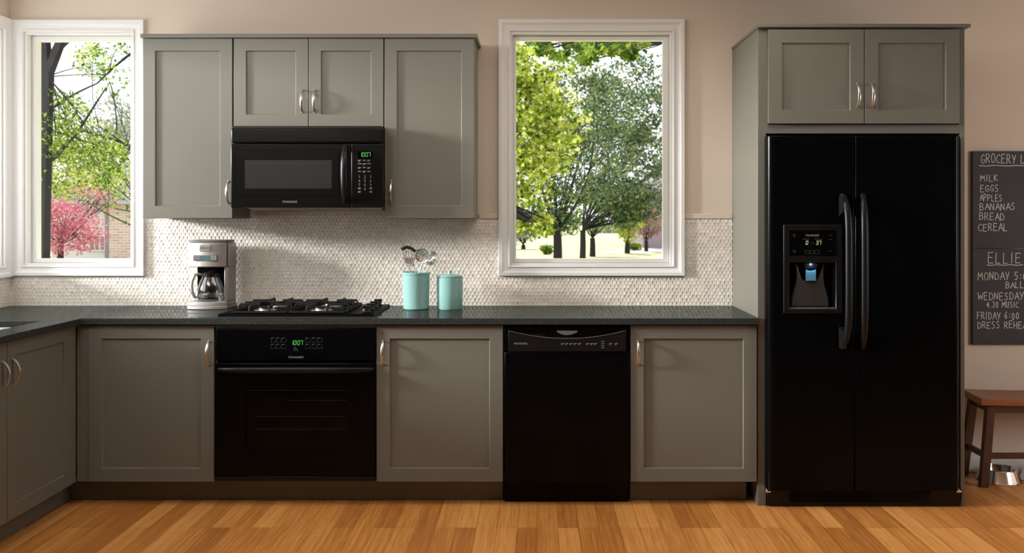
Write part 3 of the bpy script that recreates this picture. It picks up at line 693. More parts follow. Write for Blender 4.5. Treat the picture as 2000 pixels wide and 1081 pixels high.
# base grille, hinges
gy = -.655
gz0, gz1 = .003, fz0 - .006
gr = MB().hexa([(xi0 + .002, YP - .006, gz0), (xi1 - .002, YP - .006, gz0), (xi1 - .002, YP - .006, gz1), (xi0 + .002, YP - .006, gz1)],
               [(xi0 + .004, -.615, gz0), (xi1 - .004, -.615, gz0), (xi1 - .002, -.630, gz1), (xi0 + .002, -.630, gz1)])
gg = obj('base_grille', gr, M['blacks'], fr, .003)
lv = MB()
for i in range(5):
    z = gz0 + .022 + i * .013; f_ = -.6165 - (z / gz1) * .016
    lv.box(X(1542, -.62), X(1816, -.62), f_ - .004, f_ + .004, z, z + .006)
obj('louvre', lv, M['black'], gg, .001)
for px in (1499.5, 1871.5):
    hg = obj('hinge', MB().lathe([(.012, 0), (.012, .008), (.007, .012), (.007, .02)], (X(px, -.64), -.632, gz1 - .006), 14).box(X(px, -.64) - .012, X(px, -.64) + .012, -.65, -.6, gz1 - .006, gz1 + .002), M['chrome'], fr, .001); hg['label'] = 'shiny steel bottom hinge'

# ---------------------------------------------------------------- gas cooktop
cz = ZK + .0005
gx0, gx1, gy0, gy1 = -1.592, -.81, -.555, -.05
ck = thing('gas_cooktop', ((gx0+gx1)/2, -.3, cz), 'black gas cooktop with cast iron grates set over the oven', 'cooktop')
obj('tray', MB().hexa([(gx0, gy0, cz), (gx1, gy0, cz), (gx1, gy1, cz), (gx0, gy1, cz)], [(gx0+.006, gy0+.006, cz+.012), (gx1-.006, gy0+.006, cz+.012), (gx1-.006, gy1-.006, cz+.012), (gx0+.006, gy1-.006, cz+.012)]), M['blackt'], ck, .002)
tz = cz + .012
def grate(xa, xb):
    mb = MB(); ya_, yb_ = gy0 + .032, gy1 - .03; z = tz + .034; r = .0062
    def bar_(p, q, drop=False):
        pts = [p, q]
        if drop: pts = [(p[0], p[1], tz + .002), (p[0], p[1], z - .012), (p[0] + (q[0]-p[0])*.05, p[1] + (q[1]-p[1])*.05, z), (q[0], q[1], z)]
        mb.tube(pts, r, 6, up=(0, 0, 1) if not drop else None)
    xm, ym = (xa + xb) / 2, (ya_ + yb_) / 2
    lo_ = tz + .006
    for p, q in (((xa, ya_), (xb, ya_)), ((xb, ya_), (xb, yb_)), ((xb, yb_), (xa, yb_)), ((xa, yb_), (xa, ya_))): bar_((*p, lo_), (*q, lo_))
    bar_((xa, ym, z), (xb, ym, z))
    for x_ in (xa, xb): bar_((x_, ym, lo_), (x_, ym, z + .004))
    for cy in ((ya_ + ym) / 2, (yb_ + ym) / 2):
        for x_, s in ((xa, 1), (xb, -1)): bar_((x_, cy, 0), (x_ + s * (xb - xa) * .40, cy, 0), True)
        end = ya_ if cy < ym else yb_
        for x_ in (xa + (xb-xa)*.32, xa + (xb-xa)*.68): bar_((x_, end, 0), (x_, cy + (end - cy) * .2, 0), True)
        for x_ in (xa + (xb-xa)*.32, xa + (xb-xa)*.68): bar_((x_, ym, z), (x_, cy + (ym - cy) * .25, z + .003))
    return mb, [(xm, (ya_ + ym) / 2), (xm, (yb_ + ym) / 2)]
for px0, px1 in ((453, 559.5), (564.5, 673)):
    mb, cs = grate(X(px0, gy0 + .03), X(px1, gy0 + .03))
    obj('grate', mb, M['iron'], ck)
    for c in cs:
        b_ = obj('burner', MB().lathe([(.055, 0), (.055, .006), (.035, .008), (.035, .016)], (c[0], c[1], tz), 24), M['nickel'], ck)
        obj('burner_cap', MB().lathe([(.032, .016), (.036, .018), (.034, .023), (.001, .025)], (c[0], c[1], tz), 24), M['iron'], b_)
for i in range(4):
    cy = -.47 + i * .118; cx = -.868
    k_ = obj('knob', MB().lathe([(.024, 0), (.024, .004), (.019, .006), (.017, .020), (.001, .021)], (cx, cy, tz), 20).box(cx - .021, cx + .021, cy - .0065, cy + .0065, tz + .018, tz + .034), M['blacks'], ck, .002)

# ---------------------------------------------------------------- coffee maker
YK = -.215
kx0, kx1 = X(367, YK), X(443, YK); ck0 = ZK + .0006
km = thing('coffee_maker', ((kx0+kx1)/2, -.14, ck0), 'brushed steel drip coffee maker with a small screen beside the cooktop', 'coffee maker')
kc = (kx0 + kx1) / 2; kw = (kx1 - kx0) / 2
def bow(xa, xb, yf, yb, bulge, n=12):
    return [(xa + (xb-xa)*i/n, yf - bulge * (1 - (2*i/n - 1)**2)) for i in range(n + 1)] + [(xb, yb), (xa, yb)]
kz = lambda py: Z(py, YK)
obj('base', MB().prism(bow(kx0 - .004, kx1 + .004, YK - .002, -.06, .022), ck0, ck0 + .018, 'xy').prism(bow(kx0, kx1, YK, -.062, .018), ck0 + .018, kz(590), 'xy'), M['steel'], km, .003, 3)
obj('column', MB().prism([(kx1 - .016, -.205), (kx1, -.200), (kx1, -.062), (kx0 + .004, -.062), (kx0 + .004, -.085), (kx1 - .016, -.085)], kz(590) + .001, kz(522) - .001, 'xy'), M['steel'], km, .002)
obj('back_plate', MB().box(kx0 + .006, kx1 - .018, -.092, -.0855, kz(590) + .002, kz(522) - .002), M['blackg'], km)
hd = obj('head', MB().prism(bow(kx0, kx1 - .006, YK + .004, -.062, .022), kz(522), kz(474), 'xy'), M['steel'], km, .004, 3)
obj('side_column', MB().box(kx1 - .005, kx1 + .004, -.19, -.066, kz(522), kz(476)), M['steel'], km, .003)
obj('lid', MB().prism(bow(kx0 + .003, kx1 - .006, YK + .012, -.064, .02), kz(474) + .0005, kz(469.5), 'xy'), M['grey'], km, .004, 3)
fy = YK + .004 - .022
obj('badge', MB().box(X(390, fy), X(411, fy), fy - .004, fy + .004, Z(491, fy), Z(478.5, fy)), M['nickel'], hd, .001)
logo(hd, 391.5, 409.5, 486.5, 3.2, fy - .0045, 'grey')
obj('screen', MB().box(X(377.5, fy), X(423.5, fy), fy - .003, fy + .010, Z(510, fy), Z(499, fy)), M['grey'], hd, .001)
obj('screen_display', MB().box(X(392, fy), X(409, fy), fy - .0036, fy, Z(508.5, fy), Z(500.5, fy)), M['lcd'], hd)
K = Keys(hd, M['mark'])
for px in (380, 386, 413, 419):
    with K as mb:
        for py in (502, 505.5): ribbon(mb, [(X(px, fy), Z(py, fy)), (X(px + 3.5, fy), Z(py, fy))], .0032, fy - .0034)
# carafe, a thing of its own
cc = (kc + .004, -.172, kz(590) + .0008)
cf = thing('coffee_carafe', cc, 'empty glass coffee carafe standing in the steel coffee maker', 'carafe')
ch = kz(530) - kz(590) - .006
prof = [(.052, 0), (.066, .010), (.0715, .032), (.068, .068), (.057, .105), (.045, .128), (.041, ch - .02)]
obj('glass_jug', MB().lathe(prof, cc, 36), M['carafe'], cf)
obj('band', MB().lathe([(.0715, .026), (.0725, .026), (.0725, .038), (.0715, .038), (.0715, .026)], cc, 36), M['chrome'], cf)
obj('lid', MB().lathe([(.044, ch - .028), (.045, ch - .01), (.036, ch - .003), (.001, ch)], cc, 30), M['blacks'], cf)
A = math.radians(208)
dv = Vector((math.cos(A), math.sin(A), 0)); hc = Vector(cc)
hpts = [hc + dv * r_ + Vector((0, 0, z_)) for r_, z_ in ((.040, ch - .016), (.064, ch - .010), (.086, ch - .018), (.097, ch - .045), (.100, .085), (.096, .05), (.083, .026), (.072, .020))]
hh = obj('handle', MB().tube(hpts, [.010, .013, .015, .016, .016, .015, .013, .009], 12, up=(-dv.y, dv.x, 0), flat=.6), M['steel'], cf)

# ---------------------------------------------------------------- crock, utensils, canister
YC = -.19
cx = X(812.8, YC); cb = ZK + .0006
ch_ = Z(531.5, YC) - cb
crk = thing('utensil_crock', (cx, YC, cb), 'aqua ceramic crock holding steel kitchen utensils', 'crock')
obj('pot', MB().lathe([(.001, .0), (.064, 0), (.0685, .005), (.0715, ch_*.6), (.0735, ch_ - .014), (.0765, ch_ - .012), (.077, ch_ - .002), (.075, ch_), (.071, ch_), (.069, ch_ - .02), (.064, .012), (.001, .010)], (cx, YC, cb), 56), M['teal'], crk)
def P(px, py, y): return Vector((X(px, y), y, Z(py, y)))
ug = 'steel utensils in the aqua crock'
# slotted turner
yt = YC - .015
t_ = thing('slotted_turner', (cx - .01, yt, cb + .02), 'slotted turner with a dark rim, leftmost utensil in the crock', 'utensil', ug)
head = MB()
for i in range(5):
    a = i / 4
    head.tube([P(786 + 23*a, 487, yt), P(788 + 21*a, 500, yt), P(792.5 + 16*a, 512, yt), P(797.5 + 8*a, 521, yt - .004)], .0032, 6)
head.prism([(p.x, p.z) for p in (P(788.5, 504, yt), P(810.5, 504, yt), P(807, 520, yt), P(796, 521, yt))], yt - .002, yt + .002)
obj('blade', head, M['satin'], t_)
rim = []
for i in range(9):
    a = i/8; rim.append(P(784.5 + 27*a, 490 - 7.5 * math.sin(PI * (a*.9 + .1)) + 2*a, yt))
o_ = obj('rim', MB().tube(rim, .0085, 8, up=(0, 1, 0), flat=1.0), M['blacks'], t_); o_['label'] = 'dark rim across the top'
obj('handle', MB().tube([P(799, 520, yt), P(804, 540, yt), Vector((cx + .015, YC, cb + .02))], .0035, 8).tube([P(808, 515, yt), P(811, 530, yt), P(813, 545, yt)], .003, 8), M['satin'], t_)
# skimmer
ys_ = YC + .005
t_ = thing('skimmer', (cx + .01, ys_, cb + .02), 'round perforated skimmer in the middle of the aqua crock', 'utensil', ug)
c = P(825, 500, ys_); rad = .041
mb = MB(); nr, na = 7, 36
tl = Matrix.Rotation(math.radians(18), 3, 'X') @ Matrix.Rotation(math.radians(-14), 3, 'Z')
V = [[c + tl @ Vector((rad*r/nr*math.cos(2*PI*a/na), .010*(1-(r/nr)**2) , rad*r/nr*math.sin(2*PI*a/na))) for a in range(na)] for r in range(nr + 1)]
flatv = [p for r in V for p in r]; fc = []
for r in range(nr):
    for a in range(na):
        if 1 <= r <= 5 and (a + (r % 2)) % 3 == 0: continue
        fc.append((r*na+a, r*na+(a+1) % na, (r+1)*na+(a+1) % na, (r+1)*na+a))
mb.add(flatv, fc); mb.tube([V[nr][a] for a in range(na)] + [V[nr][0]], .0022, 6)
obj('bowl', mb, M['satin'], t_, recalc=False)
obj('handle', MB().tube([c + tl @ Vector((0, 0, -rad)), P(818, 535, ys_), Vector((cx - .01, YC, cb + .02))], .004, 8), M['satin'], t_)
# ladle
yl = YC + .04
t_ = thing('ladle', (cx + .03, yl, cb + .02), 'polished ladle tipped to the right in the aqua crock', 'utensil', ug)
c = P(844, 506, yl)
Mx = Matrix.Rotation(math.radians(-68), 3, 'Y') @ Matrix.Rotation(math.radians(25), 3, 'X')
pr = [(.042 * math.sin(PI/2*i/8), -.036 * math.cos(PI/2*i/8) + .01) for i in range(9)]
obj('bowl', MB().lathe(pr + [(.0405, .01)] + [(.0405 * math.sin(PI/2*i/8), -.0345 * math.cos(PI/2*i/8) + .01) for i in range(7, -1, -1)], c, 26, Mx), M['satin'], t_)
obj('handle', MB().tube([c + Vector((-.012, 0, -.036)), P(830, 532, yl), Vector((cx - .03, YC + .01, cb + .02))], .0035, 8), M['satin'], t_)
# canister
YN = -.185
nx = X(878.5, YN); nh = Z(541.5, YN) - cb
cn = thing('canister', (nx, YN, cb), 'lidded aqua ceramic canister to the right of the utensil crock', 'canister')
obj('jar', MB().lathe([(.001, 0), (.064, 0), (.0675, .005), (.0700, nh*.5), (.0708, nh - .001), (.066, nh), (.06, nh - .01), (.055, .012), (.001, .01)], (nx, YN, cb), 56), M['teal'], cn)
obj('lid', MB().lathe([(.001, nh + .0005), (.069, nh + .0005), (.0705, nh + .004), (.066, nh + .008), (.03, nh + .0145), (.012, nh + .018), (.0105, nh + .026), (.0125, nh + .030), (.011, nh + .036), (.001, nh + .037)], (nx, YN, cb), 48), M['teal'], cn)

# ---------------------------------------------------------------- chalkboard
YH = -.022
bx0, bx1 = X(1899.5, YH), 3.02
bd = thing('chalkboard', (bx0, -.01, Z(674, YH)), 'dark chalkboard with handwritten chalk lists hung beside the fridge above the bench', 'chalkboard')
obj('board', MB().box(bx0, bx1, YH, -.001, Z(674, YH), Z(295.5, YH)), M['slate'], bd, .002)
sl = MB(); ribbon(sl, [(bx0 + .004, Z(485.5, YH)), (bx1 - .004, Z(485.5, YH))], .0022, YH - .0004)
obj('dividing_groove', sl, M['blackg'], bd, recalc=False, smooth=False)
y_ = YH - .0008
def hand(txt, px, pyb, hp_, w_, wd=.0032):
    mb = MB(); write(mb, txt, X(px, y_), Z(pyb, y_), hp_ / S(y_), y_, wd, width=w_ / S(y_), jit=.07)
    obj('chalk_line', mb, M['chalk'], bd, recalc=False, smooth=False)
hand('GROCERY LIST', 1916, 319, 17, 112)
hand('MILK', 1914.5, 354, 12.5, 34); hand('EGGS', 1915, 374.5, 13, 35); hand('APPLES', 1914, 393, 13, 43); hand('BANANAS', 1913.5, 410.5, 13, 69); hand('BREAD', 1913, 430, 13.5, 48); hand('CEREAL', 1910.5, 451.5, 14, 57)
hand('ELLIE', 1930, 514, 20, 64); hand('MONDAY 5:00', 1910, 547, 14.5, 106); hand('BALLET', 1964.5, 563, 12, 54); hand('WEDNESDAY', 1910, 586, 14, 89)
hand('4.30 MUSIC', 1927, 601, 11, 62); hand('FRIDAY 6:00', 1908.5, 624, 13.5, 82); hand('DRESS REHEARSAL', 1909.5, 641.5, 13, 132)
for px0, px1, py in ((1913, 2028, 324), (1928, 1998, 518)):
    mb = MB(); ribbon(mb, [(X(px0 + (px1-px0)*i/8, y_), Z(py + .8*math.sin(i*2.1), y_)) for i in range(9)], .0034, y_)
    obj('chalk_underline', mb, M['chalk'], bd, recalc=False, smooth=False)

# ---------------------------------------------------------------- bench and bowls
be = thing('bench', (2.85, -.16, 0), 'brown wooden bench with a dished seat under the chalkboard', 'bench')
sx0, sx1, sy0, sy1, sz = 2.318, 3.42, -.315, -.035, .462
mb = MB(); nu, nv = 24, 10; top_, bot_ = [], []
for i in range(nu + 1):
    for j in range(nv + 1):
        a, b = i/nu, j/nv; dish = .012 * (1 - (2*b - 1)**2) * (1 - abs(2*a-1)**6)
        lift = .010 * abs(2*a - 1) ** 3
        sk_ = (b) * .028 * (1 if a < .5 else -1) * (abs(2*a-1) ** 8)
        top_.append((sx0 + (sx1-sx0)*a + sk_, sy0 + (sy1-sy0)*b, sz - dish + lift)); bot_.append((sx0 + (sx1-sx0)*a + sk_ * .8, sy0 + (sy1-sy0)*b, sz - .034 + lift*.6))
nn = nv + 1; N = len(top_)
fcs = [(i*nn+j, (i+1)*nn+j, (i+1)*nn+j+1, i*nn+j+1) for i in range(nu) for j in range(nv)]
fcs += [tuple(N + k for k in reversed(f)) for f in fcs]
for i in range(nu):
    for j in (0, nv): q = (i*nn+j, (i+1)*nn+j); fcs.append((q[0], q[1], q[1]+N, q[0]+N))
for j in range(nv):
    for i in (0, nu): q = (i*nn+j, i*nn+j+1); fcs.append((q[0], q[1], q[1]+N, q[0]+N))
mb.add(top_ + bot_, fcs)
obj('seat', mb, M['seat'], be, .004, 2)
def leg(tx, ty, bx_, by_, wd=.044, dp=.034):
    q = lambda x_, y_, z_, w_, d_: [(x_-w_/2, y_-d_/2, z_), (x_+w_/2, y_-d_/2, z_), (x_+w_/2, y_+d_/2, z_), (x_-w_/2, y_+d_/2, z_)]
    return MB().hexa(q(bx_, by_, .001, wd, dp), q(tx, ty, sz - .036, wd, dp))
zs = .205
lg = {}
for s, (tx, bx_) in enumerate(((2.385, 2.345), (3.355, 3.395))):
    for f_, (ty, by_) in enumerate(((-.275, -.285), (-.082, -.052))):
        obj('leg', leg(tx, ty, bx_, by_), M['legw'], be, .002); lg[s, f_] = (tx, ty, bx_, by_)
def at(l, z): a = z / (sz - .036); return (l[2] + (l[0]-l[2])*a, l[3] + (l[1]-l[3])*a)
def rail(l1, l2, z0, z1, t=.018):
    a, b = at(l1, (z0+z1)/2), at(l2, (z0+z1)/2); v = Vector((b[0]-a[0], b[1]-a[1], 0)).normalized(); n_ = Vector((-v.y, v.x, 0)) * t/2
    a = Vector((*a, 0)) + v*.016; b = Vector((*b, 0)) - v*.016
    q = lambda p, z: [p - n_ + Vector((0,0,z)), p + n_ + Vector((0,0,z))]
    return MB().hexa([*q(a, z0), *reversed(q(b, z0))], [*q(a, z1), *reversed(q(b, z1))])
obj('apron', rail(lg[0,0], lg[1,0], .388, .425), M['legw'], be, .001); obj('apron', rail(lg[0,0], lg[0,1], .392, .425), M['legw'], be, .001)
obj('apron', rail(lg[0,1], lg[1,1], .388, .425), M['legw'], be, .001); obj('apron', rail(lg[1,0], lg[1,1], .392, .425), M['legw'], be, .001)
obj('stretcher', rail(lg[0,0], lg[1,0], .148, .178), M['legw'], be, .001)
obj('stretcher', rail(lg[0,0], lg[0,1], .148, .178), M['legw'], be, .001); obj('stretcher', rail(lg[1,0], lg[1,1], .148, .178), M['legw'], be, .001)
def bowl(px, py, label):
    d = 1.434 * F / (py - 419); y_ = d - CY; x_ = (px - 1050) * d / F
    pr = [(.001, .012), (.062, .012), (.074, .03), (.080, .060), (.083, .066), (.088, .066), (.091, .062), (.110, .006), (.113, .003), (.112, .001), (.105, .0005)]
    return tag(obj('pet_bowl', MB().lathe(pr, (x_, y_, .0008), 48), M['chrome']), label, 'pet bowl', 'steel pet bowls under the bench')
bowl(1951, 938, 'shiny steel pet bowl on the floor behind the front bench leg')
bowl(2036, 938, 'steel pet bowl at the right edge, only its rim showing under the bench')

# ---------------------------------------------------------------- trees and houses outside
SH = {'maple': [(0,-.5),(.14,-.2),(.46,-.28),(.34,-.04),(.5,.16),(.22,.14),(.0,.6),(-.22,.14),(-.5,.16),(-.34,-.04),(-.46,-.28),(-.14,-.2)],
      'oval': [(0,-.5),(.24,-.1),(.2,.22),(0,.5),(-.2,.22),(-.24,-.1)], 'diamond': [(0,-.5),(.3,0),(0,.5),(-.3,0)]}
def rv(): 
    while True:
        p = Vector((R.uniform(-1,1), R.uniform(-1,1), R.uniform(-1,1)))
        if p.length_squared <= 1: return p
def leaves(mb, pts, size, shape='oval', droop=.4):
    for p in pts:
        n_ = (rv() + Vector((0, 0, droop))).normalized(); u = n_.orthogonal().normalized(); v = n_.cross(u)
        a = R.uniform(0, 2*PI); u, v = u*math.cos(a)+v*math.sin(a), v*math.cos(a)-u*math.sin(a)
        s = size * R.uniform(.65, 1.25)
        q = SH[shape]; o = len(mb.v)
        mb.v += [tuple(p + (u*x_ + v*y_ + n_*(.35*x_*x_)) * s) for x_, y_ in q]; mb.f.append(tuple(range(o, o+len(q))))
def clumps(c, r, nc, per, spread, shell=.55):
    """nc clumps of leaves inside an ellipsoid, denser towards its outside"""
    cs, pts = [], []
    for _ in range(nc):
        d = rv().normalized(); k = shell + (1-shell) * R.random() if R.random() < .75 else R.random()
        p = Vector(c) + Vector((d.x*r[0]*k, d.y*r[1]*k, d.z*r[2]*k)); cs.append(p)
        for _ in range(per):
            q = rv(); pts.append(p + Vector((q.x*spread, q.y*spread, q.z*spread*.65)))
    return cs, pts
def limb(mb, a, b, r0, r1, sag=.15, n=6):
    a, b = Vector(a), Vector(b); d = b - a; off = Vector((R.uniform(-1,1), R.uniform(-1,1), R.uniform(-.2,1))) * d.length * sag * .5
    pts = [a + d*(i/n) + off*math.sin(PI*i/n) for i in range(n+1)]
    mb.tube(pts, [r0 + (r1-r0)*i/n for i in range(n+1)], 7); return pts
TG = 'trees in the garden outside'
def tree(name, base, fork, r0, crowns, size, shape, mat, label, bark='bark', nb=12, group=TG, extra=(), lr=.2):
    t = thing(name, base, label, 'tree', group)
    tk_ = MB(); lf = MB()
    limb(tk_, base, fork, r0, r0*.8, .04)
    for (c, r, nc, per, spread) in crowns:
        cs, pts = clumps(c, r, nc, per, spread); leaves(lf, pts, size, shape)
        for p in cs[:nb]:
            mid = limb(tk_, fork, p, r0*lr, r0*min(.06, lr*.3), .18)
            for q in sorted(cs, key=lambda w_: (w_-p).length)[1:3]: limb(tk_, mid[3], q, r0*lr*.33, r0*.03, .2, 4)
    for e_ in extra: limb(tk_, *e_)
    obj('trunk', tk_, M[bark], t, recalc=False)
    obj('crown', lf, mat, t, recalc=False, smooth=False)
    return t
def Q(px, py, d):                                            # a point d metres in front of the camera
    return Vector(((px-1050)*d/F, d-CY, H-(py-419)*d/F))
def rad(px, py, d): return (px*d/F, (px+py)/2*d/F, py*d/F)
def foot(px, d): q = Q(px, 419, d); return Vector((q.x, q.y, GZ))
LIME = leafmat('sunlit maple leaves', [(.05,.10,.015), (.16,.24,.025), (.42,.48,.06), (.62,.64,.14), (.80,.80,.34), (.30,.38,.04), (.10,.17,.02)], .5)  # near-white highlights and dark tones put into the leaf colours
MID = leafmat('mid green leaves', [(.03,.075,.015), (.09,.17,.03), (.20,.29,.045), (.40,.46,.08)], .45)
DEEP = leafmat('green leaves with painted shade', [(.03,.06,.045), (.07,.115,.075), (.12,.18,.10), (.20,.25,.11), (.34,.36,.13)], .35)  # darker, bluer leaves: the trees' shade is put into the colour
PINK = leafmat('pink red leaves', [(.30,.06,.10), (.52,.14,.22), (.62,.24,.32), (.44,.13,.15), (.74,.44,.47)], .45)
PALE = leafmat('leaves with painted haze', [(.22,.26,.20), (.34,.38,.26), (.42,.40,.34)], .4)  # distance haze put into these greyed leaf colours
GOLD = leafmat('yellow green leaves', [(.30,.34,.04), (.46,.48,.06), (.20,.28,.04)], .45)
# right window
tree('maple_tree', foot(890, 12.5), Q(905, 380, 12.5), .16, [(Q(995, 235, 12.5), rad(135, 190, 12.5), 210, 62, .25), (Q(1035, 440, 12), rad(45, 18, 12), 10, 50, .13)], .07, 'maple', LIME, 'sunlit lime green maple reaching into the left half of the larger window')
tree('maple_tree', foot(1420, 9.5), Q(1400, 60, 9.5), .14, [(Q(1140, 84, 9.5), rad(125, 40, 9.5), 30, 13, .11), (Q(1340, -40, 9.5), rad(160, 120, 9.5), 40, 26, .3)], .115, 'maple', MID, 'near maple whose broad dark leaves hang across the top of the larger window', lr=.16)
tree('shade_tree', foot(1087, 24), Q(1088, 452, 24), .135, [(Q(1125, 270, 24), rad(120, 180, 24), 190, 54, .36), (Q(1060, 425, 24), rad(70, 36, 24), 34, 50, .3)], .105, 'oval', DEEP, 'green tree, shade put into its leaf colour, with the thickest trunk in the larger window', nb=16)
tree('shade_tree', foot(1137, 31), Q(1138, 450, 31), .115, [(Q(1240, 275, 31), rad(125, 165, 31), 230, 54, .44), (Q(1225, 405, 31), rad(75, 45, 31), 40, 50, .4)], .13, 'oval', DEEP, 'green tree, shade put into its leaf colour, with a thinner trunk just right of the thickest trunk', nb=16)
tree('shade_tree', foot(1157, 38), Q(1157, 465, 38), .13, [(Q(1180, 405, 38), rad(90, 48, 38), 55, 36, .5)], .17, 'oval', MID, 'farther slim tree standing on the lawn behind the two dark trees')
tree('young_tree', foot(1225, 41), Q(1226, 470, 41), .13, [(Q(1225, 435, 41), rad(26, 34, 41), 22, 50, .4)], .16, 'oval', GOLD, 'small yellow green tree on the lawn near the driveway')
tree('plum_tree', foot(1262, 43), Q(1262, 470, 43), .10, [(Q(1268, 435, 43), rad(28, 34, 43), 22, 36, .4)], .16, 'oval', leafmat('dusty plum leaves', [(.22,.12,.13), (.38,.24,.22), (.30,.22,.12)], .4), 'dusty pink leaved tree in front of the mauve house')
tree('young_tree', foot(1022, 46), Q(1022, 478, 46), .12, [(Q(1020, 452, 46), rad(24, 30, 46), 20, 30, .45)], .18, 'oval', PALE, 'small haze-toned tree far off at the lower left of the larger window')
for i, (px, py, d, a, b, lab) in enumerate(((1070, 448, 78, 60, 26, 'far haze-toned bushy tree at the lawn edge behind the thick trunk'), (1190, 452, 86, 48, 20, 'far haze-toned bushy tree at the lawn edge left of the mauve house'), (935, 445, 92, 40, 26, 'far haze-toned bushy tree at the lawn edge hidden partly by the lime maple'))):
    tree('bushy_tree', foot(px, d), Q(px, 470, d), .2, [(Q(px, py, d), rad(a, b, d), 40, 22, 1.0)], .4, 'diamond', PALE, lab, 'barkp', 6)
hs = thing('house', Q(1330, 487, 47) * 1.0, 'mauve brick house with a garage at the lower right of the larger window', 'house', 'houses across the lawn')
a, b = Q(1256, 487, 47), Q(1420, 395, 47)
obj('wall', MB().box(a.x, b.x, a.y, a.y + 8, GZ, 2.4), M['brickd'], hs)
obj('roof', MB().hexa([(a.x-.4, a.y-.4, 2.4), (b.x+.4, a.y-.4, 2.4), (b.x+.4, a.y+8.4, 2.4), (a.x-.4, a.y+8.4, 2.4)], [(a.x+2.5, a.y+3.9, 4.6), (b.x-2.5, a.y+3.9, 4.6), (b.x-2.5, a.y+4.1, 4.6), (a.x+2.5, a.y+4.1, 4.6)]), M['shingle'], hs)
g0, g1 = Q(1266, 487, 47), Q(1293, 456, 47)
obj('garage_door', MB().slab((g0.x-.1, g1.x+.1), (GZ, g1.z+.1), a.y-.06, a.y-.01, [(g0.x, g1.x, GZ-.1, g1.z)]).box(g0.x, g1.x, a.y-.03, a.y-.005, GZ, g1.z), M['curtain'], hs)
struct('driveway', MB().prism([(g0.x-.6, a.y-.05), (g1.x+3, a.y-.05), (g1.x+2, a.y-5), (g0.x-3.4, a.y-6.5), (g0.x-1.2, a.y-2)], GZ+.001, GZ+.02, 'xy'), M['drive'], 'pale driveway in front of the garage', 'driveway')
# left window
d = 11.0
ex = [(Q(92, 150, d), Q(86, 60, d), .085, .07, .03), (Q(94, 140, d), Q(124, 70, d), .075, .05, .05), (Q(122, 92, d), Q(142, 76, d), .02, .01, .1),
      (Q(88, 222, d), Q(190, 163, d), .02, .008, .06), (Q(85, 330, d), Q(150, 262, d), .03, .012, .06), (Q(150, 262, d), Q(215, 160, d), .018, .006, .05), (Q(305, 310, d), Q(160, 255, d), .022, .007, .12),
      (Q(306, 355, d), Q(190, 245, d), .02, .006, .2), (Q(190, 163, d), Q(300, 75, d), .009, .02, .06), (Q(215, 142, d), Q(225, 100, d), .007, .004, .1), (Q(215, 160, d), Q(228, 262, d), .006, .009, .08), (foot(310, d), Q(300, 75, d), .075, .05, .04),
      (Q(307, 460, d), Q(170, 395, d), .013, .004, .12), (Q(100, 255, d), Q(205, 290, d), .014, .005, .12), (Q(304, 290, d), Q(225, 205, d), .01, .004, .1)]
tree('tall_tree', foot(78, d), Q(92, 150, d), .105, [(Q(120, 235, d), rad(55, 55, d), 30, 24, .16), (Q(165, 285, d), rad(80, 40, d), 34, 26, .18), (Q(225, 330, d), rad(45, 70, d), 24, 22, .16), (Q(218, 130, d), rad(60, 58, d), 30, 13, .12), (Q(240, 400, d), rad(35, 40, d), 9, 12, .12), (Q(80, 330, d), rad(28, 60, d), 20, 30, .14)], .05, 'oval', MID,
     'dark forked trunk with thin leafy branches at the left edge of the left window', nb=2, extra=ex, lr=.07)
tree('leafy_tree', foot(300, 19), Q(290, 420, 19), .10, [(Q(145, 330, 19), rad(125, 70, 19), 155, 40, .24), (Q(180, 110, 20), rad(30, 40, 20), 16, 26, .2), (Q(130, 250, 20), rad(60, 60, 20), 36, 34, .25)], .07, 'oval', LIME, 'lime green leafy tree filling the middle of the left window', nb=2, lr=.14)
tree('japanese_maple', foot(118, 16), Q(118, 480, 16), .06, [(Q(128, 448, 16), rad(72, 60, 16), 120, 50, .16), (Q(185, 388, 17), rad(42, 30, 17), 16, 30, .16)], .045, 'oval', PINK, 'pink red leaved maple at the bottom of the left window', nb=14)
tree('bushy_tree', foot(235, 46), Q(235, 330, 46), .2, [(Q(235, 250, 46), rad(60, 70, 46), 60, 26, .7)], .22, 'oval', PALE, 'haze-toned grey green tree far off on the right of the left window', 'barkp', 12)
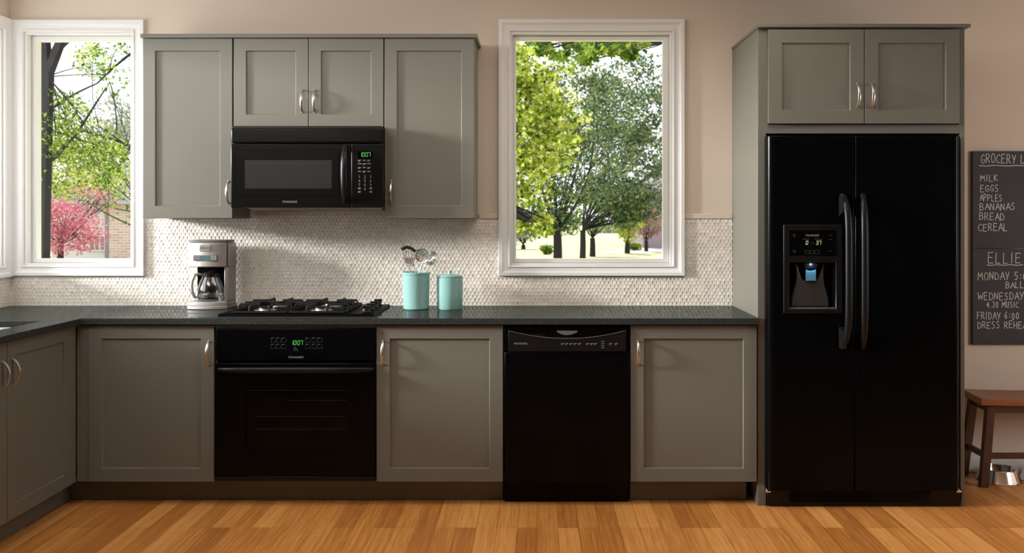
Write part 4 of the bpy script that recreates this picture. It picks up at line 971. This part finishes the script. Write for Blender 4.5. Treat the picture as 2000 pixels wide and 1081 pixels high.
for px, d, rx, ry, lab in ((112, 25, 26, 12, 'clipped green shrub under the pink maple outside the left window'), (247, 27, 15, 10, 'clipped green shrub in front of the pale brick wall'), (1068, 40, 12, 9, 'low green shrub left of the thick trunk on the lawn'), (1240, 44, 16, 8, 'low green shrub beside the driveway of the mauve house')):
    q = foot(px, d) + Vector((0, 0, ry*d/F))
    lf = MB(); cs, pts = clumps(q, rad(rx, ry, d), 40, 26, .14); leaves(lf, [p for p in pts if p.z > GZ], .085, 'oval')
    t = thing('shrub', foot(px, d), lab, 'shrub', 'shrubs outside'); obj('foliage', lf, MID, t, recalc=False, smooth=False)
    st = MB(); [limb(st, foot(px, d), p, .02, .006, .1, 3) for p in cs[:6] if p.z > GZ + .05]; obj('stem', st, M['bark'], t, recalc=False)
d = 30
a, b, m_ = Q(95, 500, d), Q(330, 400, d), Q(213, 400, d)
hs = thing('house', (m_.x, a.y, GZ), 'pale pink brick and white house seen low in the left window', 'house', 'houses across the lawn')
obj('brick_wall', MB().box(m_.x, b.x, a.y, a.y + 7, GZ, 1.75), M['brick'], hs)
obj('siding_wall', MB().box(a.x, m_.x - .002, a.y + .15, a.y + 7, GZ, 1.75), M['siding'], hs)
obj('corner_board', MB().box(m_.x - .16, m_.x - .003, a.y + .05, a.y + .149, GZ, 1.75), M['curtain'], hs)
obj('roof', MB().hexa([(a.x-.4, a.y-.4, 1.76), (b.x+.4, a.y-.4, 1.76), (b.x+.4, a.y+7.4, 1.76), (a.x-.4, a.y+7.4, 1.76)], [(a.x-.4, a.y+3.4, 3.3), (b.x+.4, a.y+3.4, 3.3), (b.x+.4, a.y+3.6, 3.3), (a.x-.4, a.y+3.6, 3.3)]), M['shingle'], hs)
p, q = Q(171, 491, d), Q(212, 460, d)
wf = obj('window', MB().slab((p.x, q.x), (p.z, q.z), a.y + .08, a.y + .148, [(p.x + .04 + i*.165, p.x + .04 + i*.165 + .13, p.z + .04, q.z - .04) for i in range(4)]), M['siding'], hs)
obj('window_shades', MB().box(p.x + .01, q.x - .01, a.y + .12, a.y + .145, p.z + .01, q.z - .01), M['curtain'], wf)
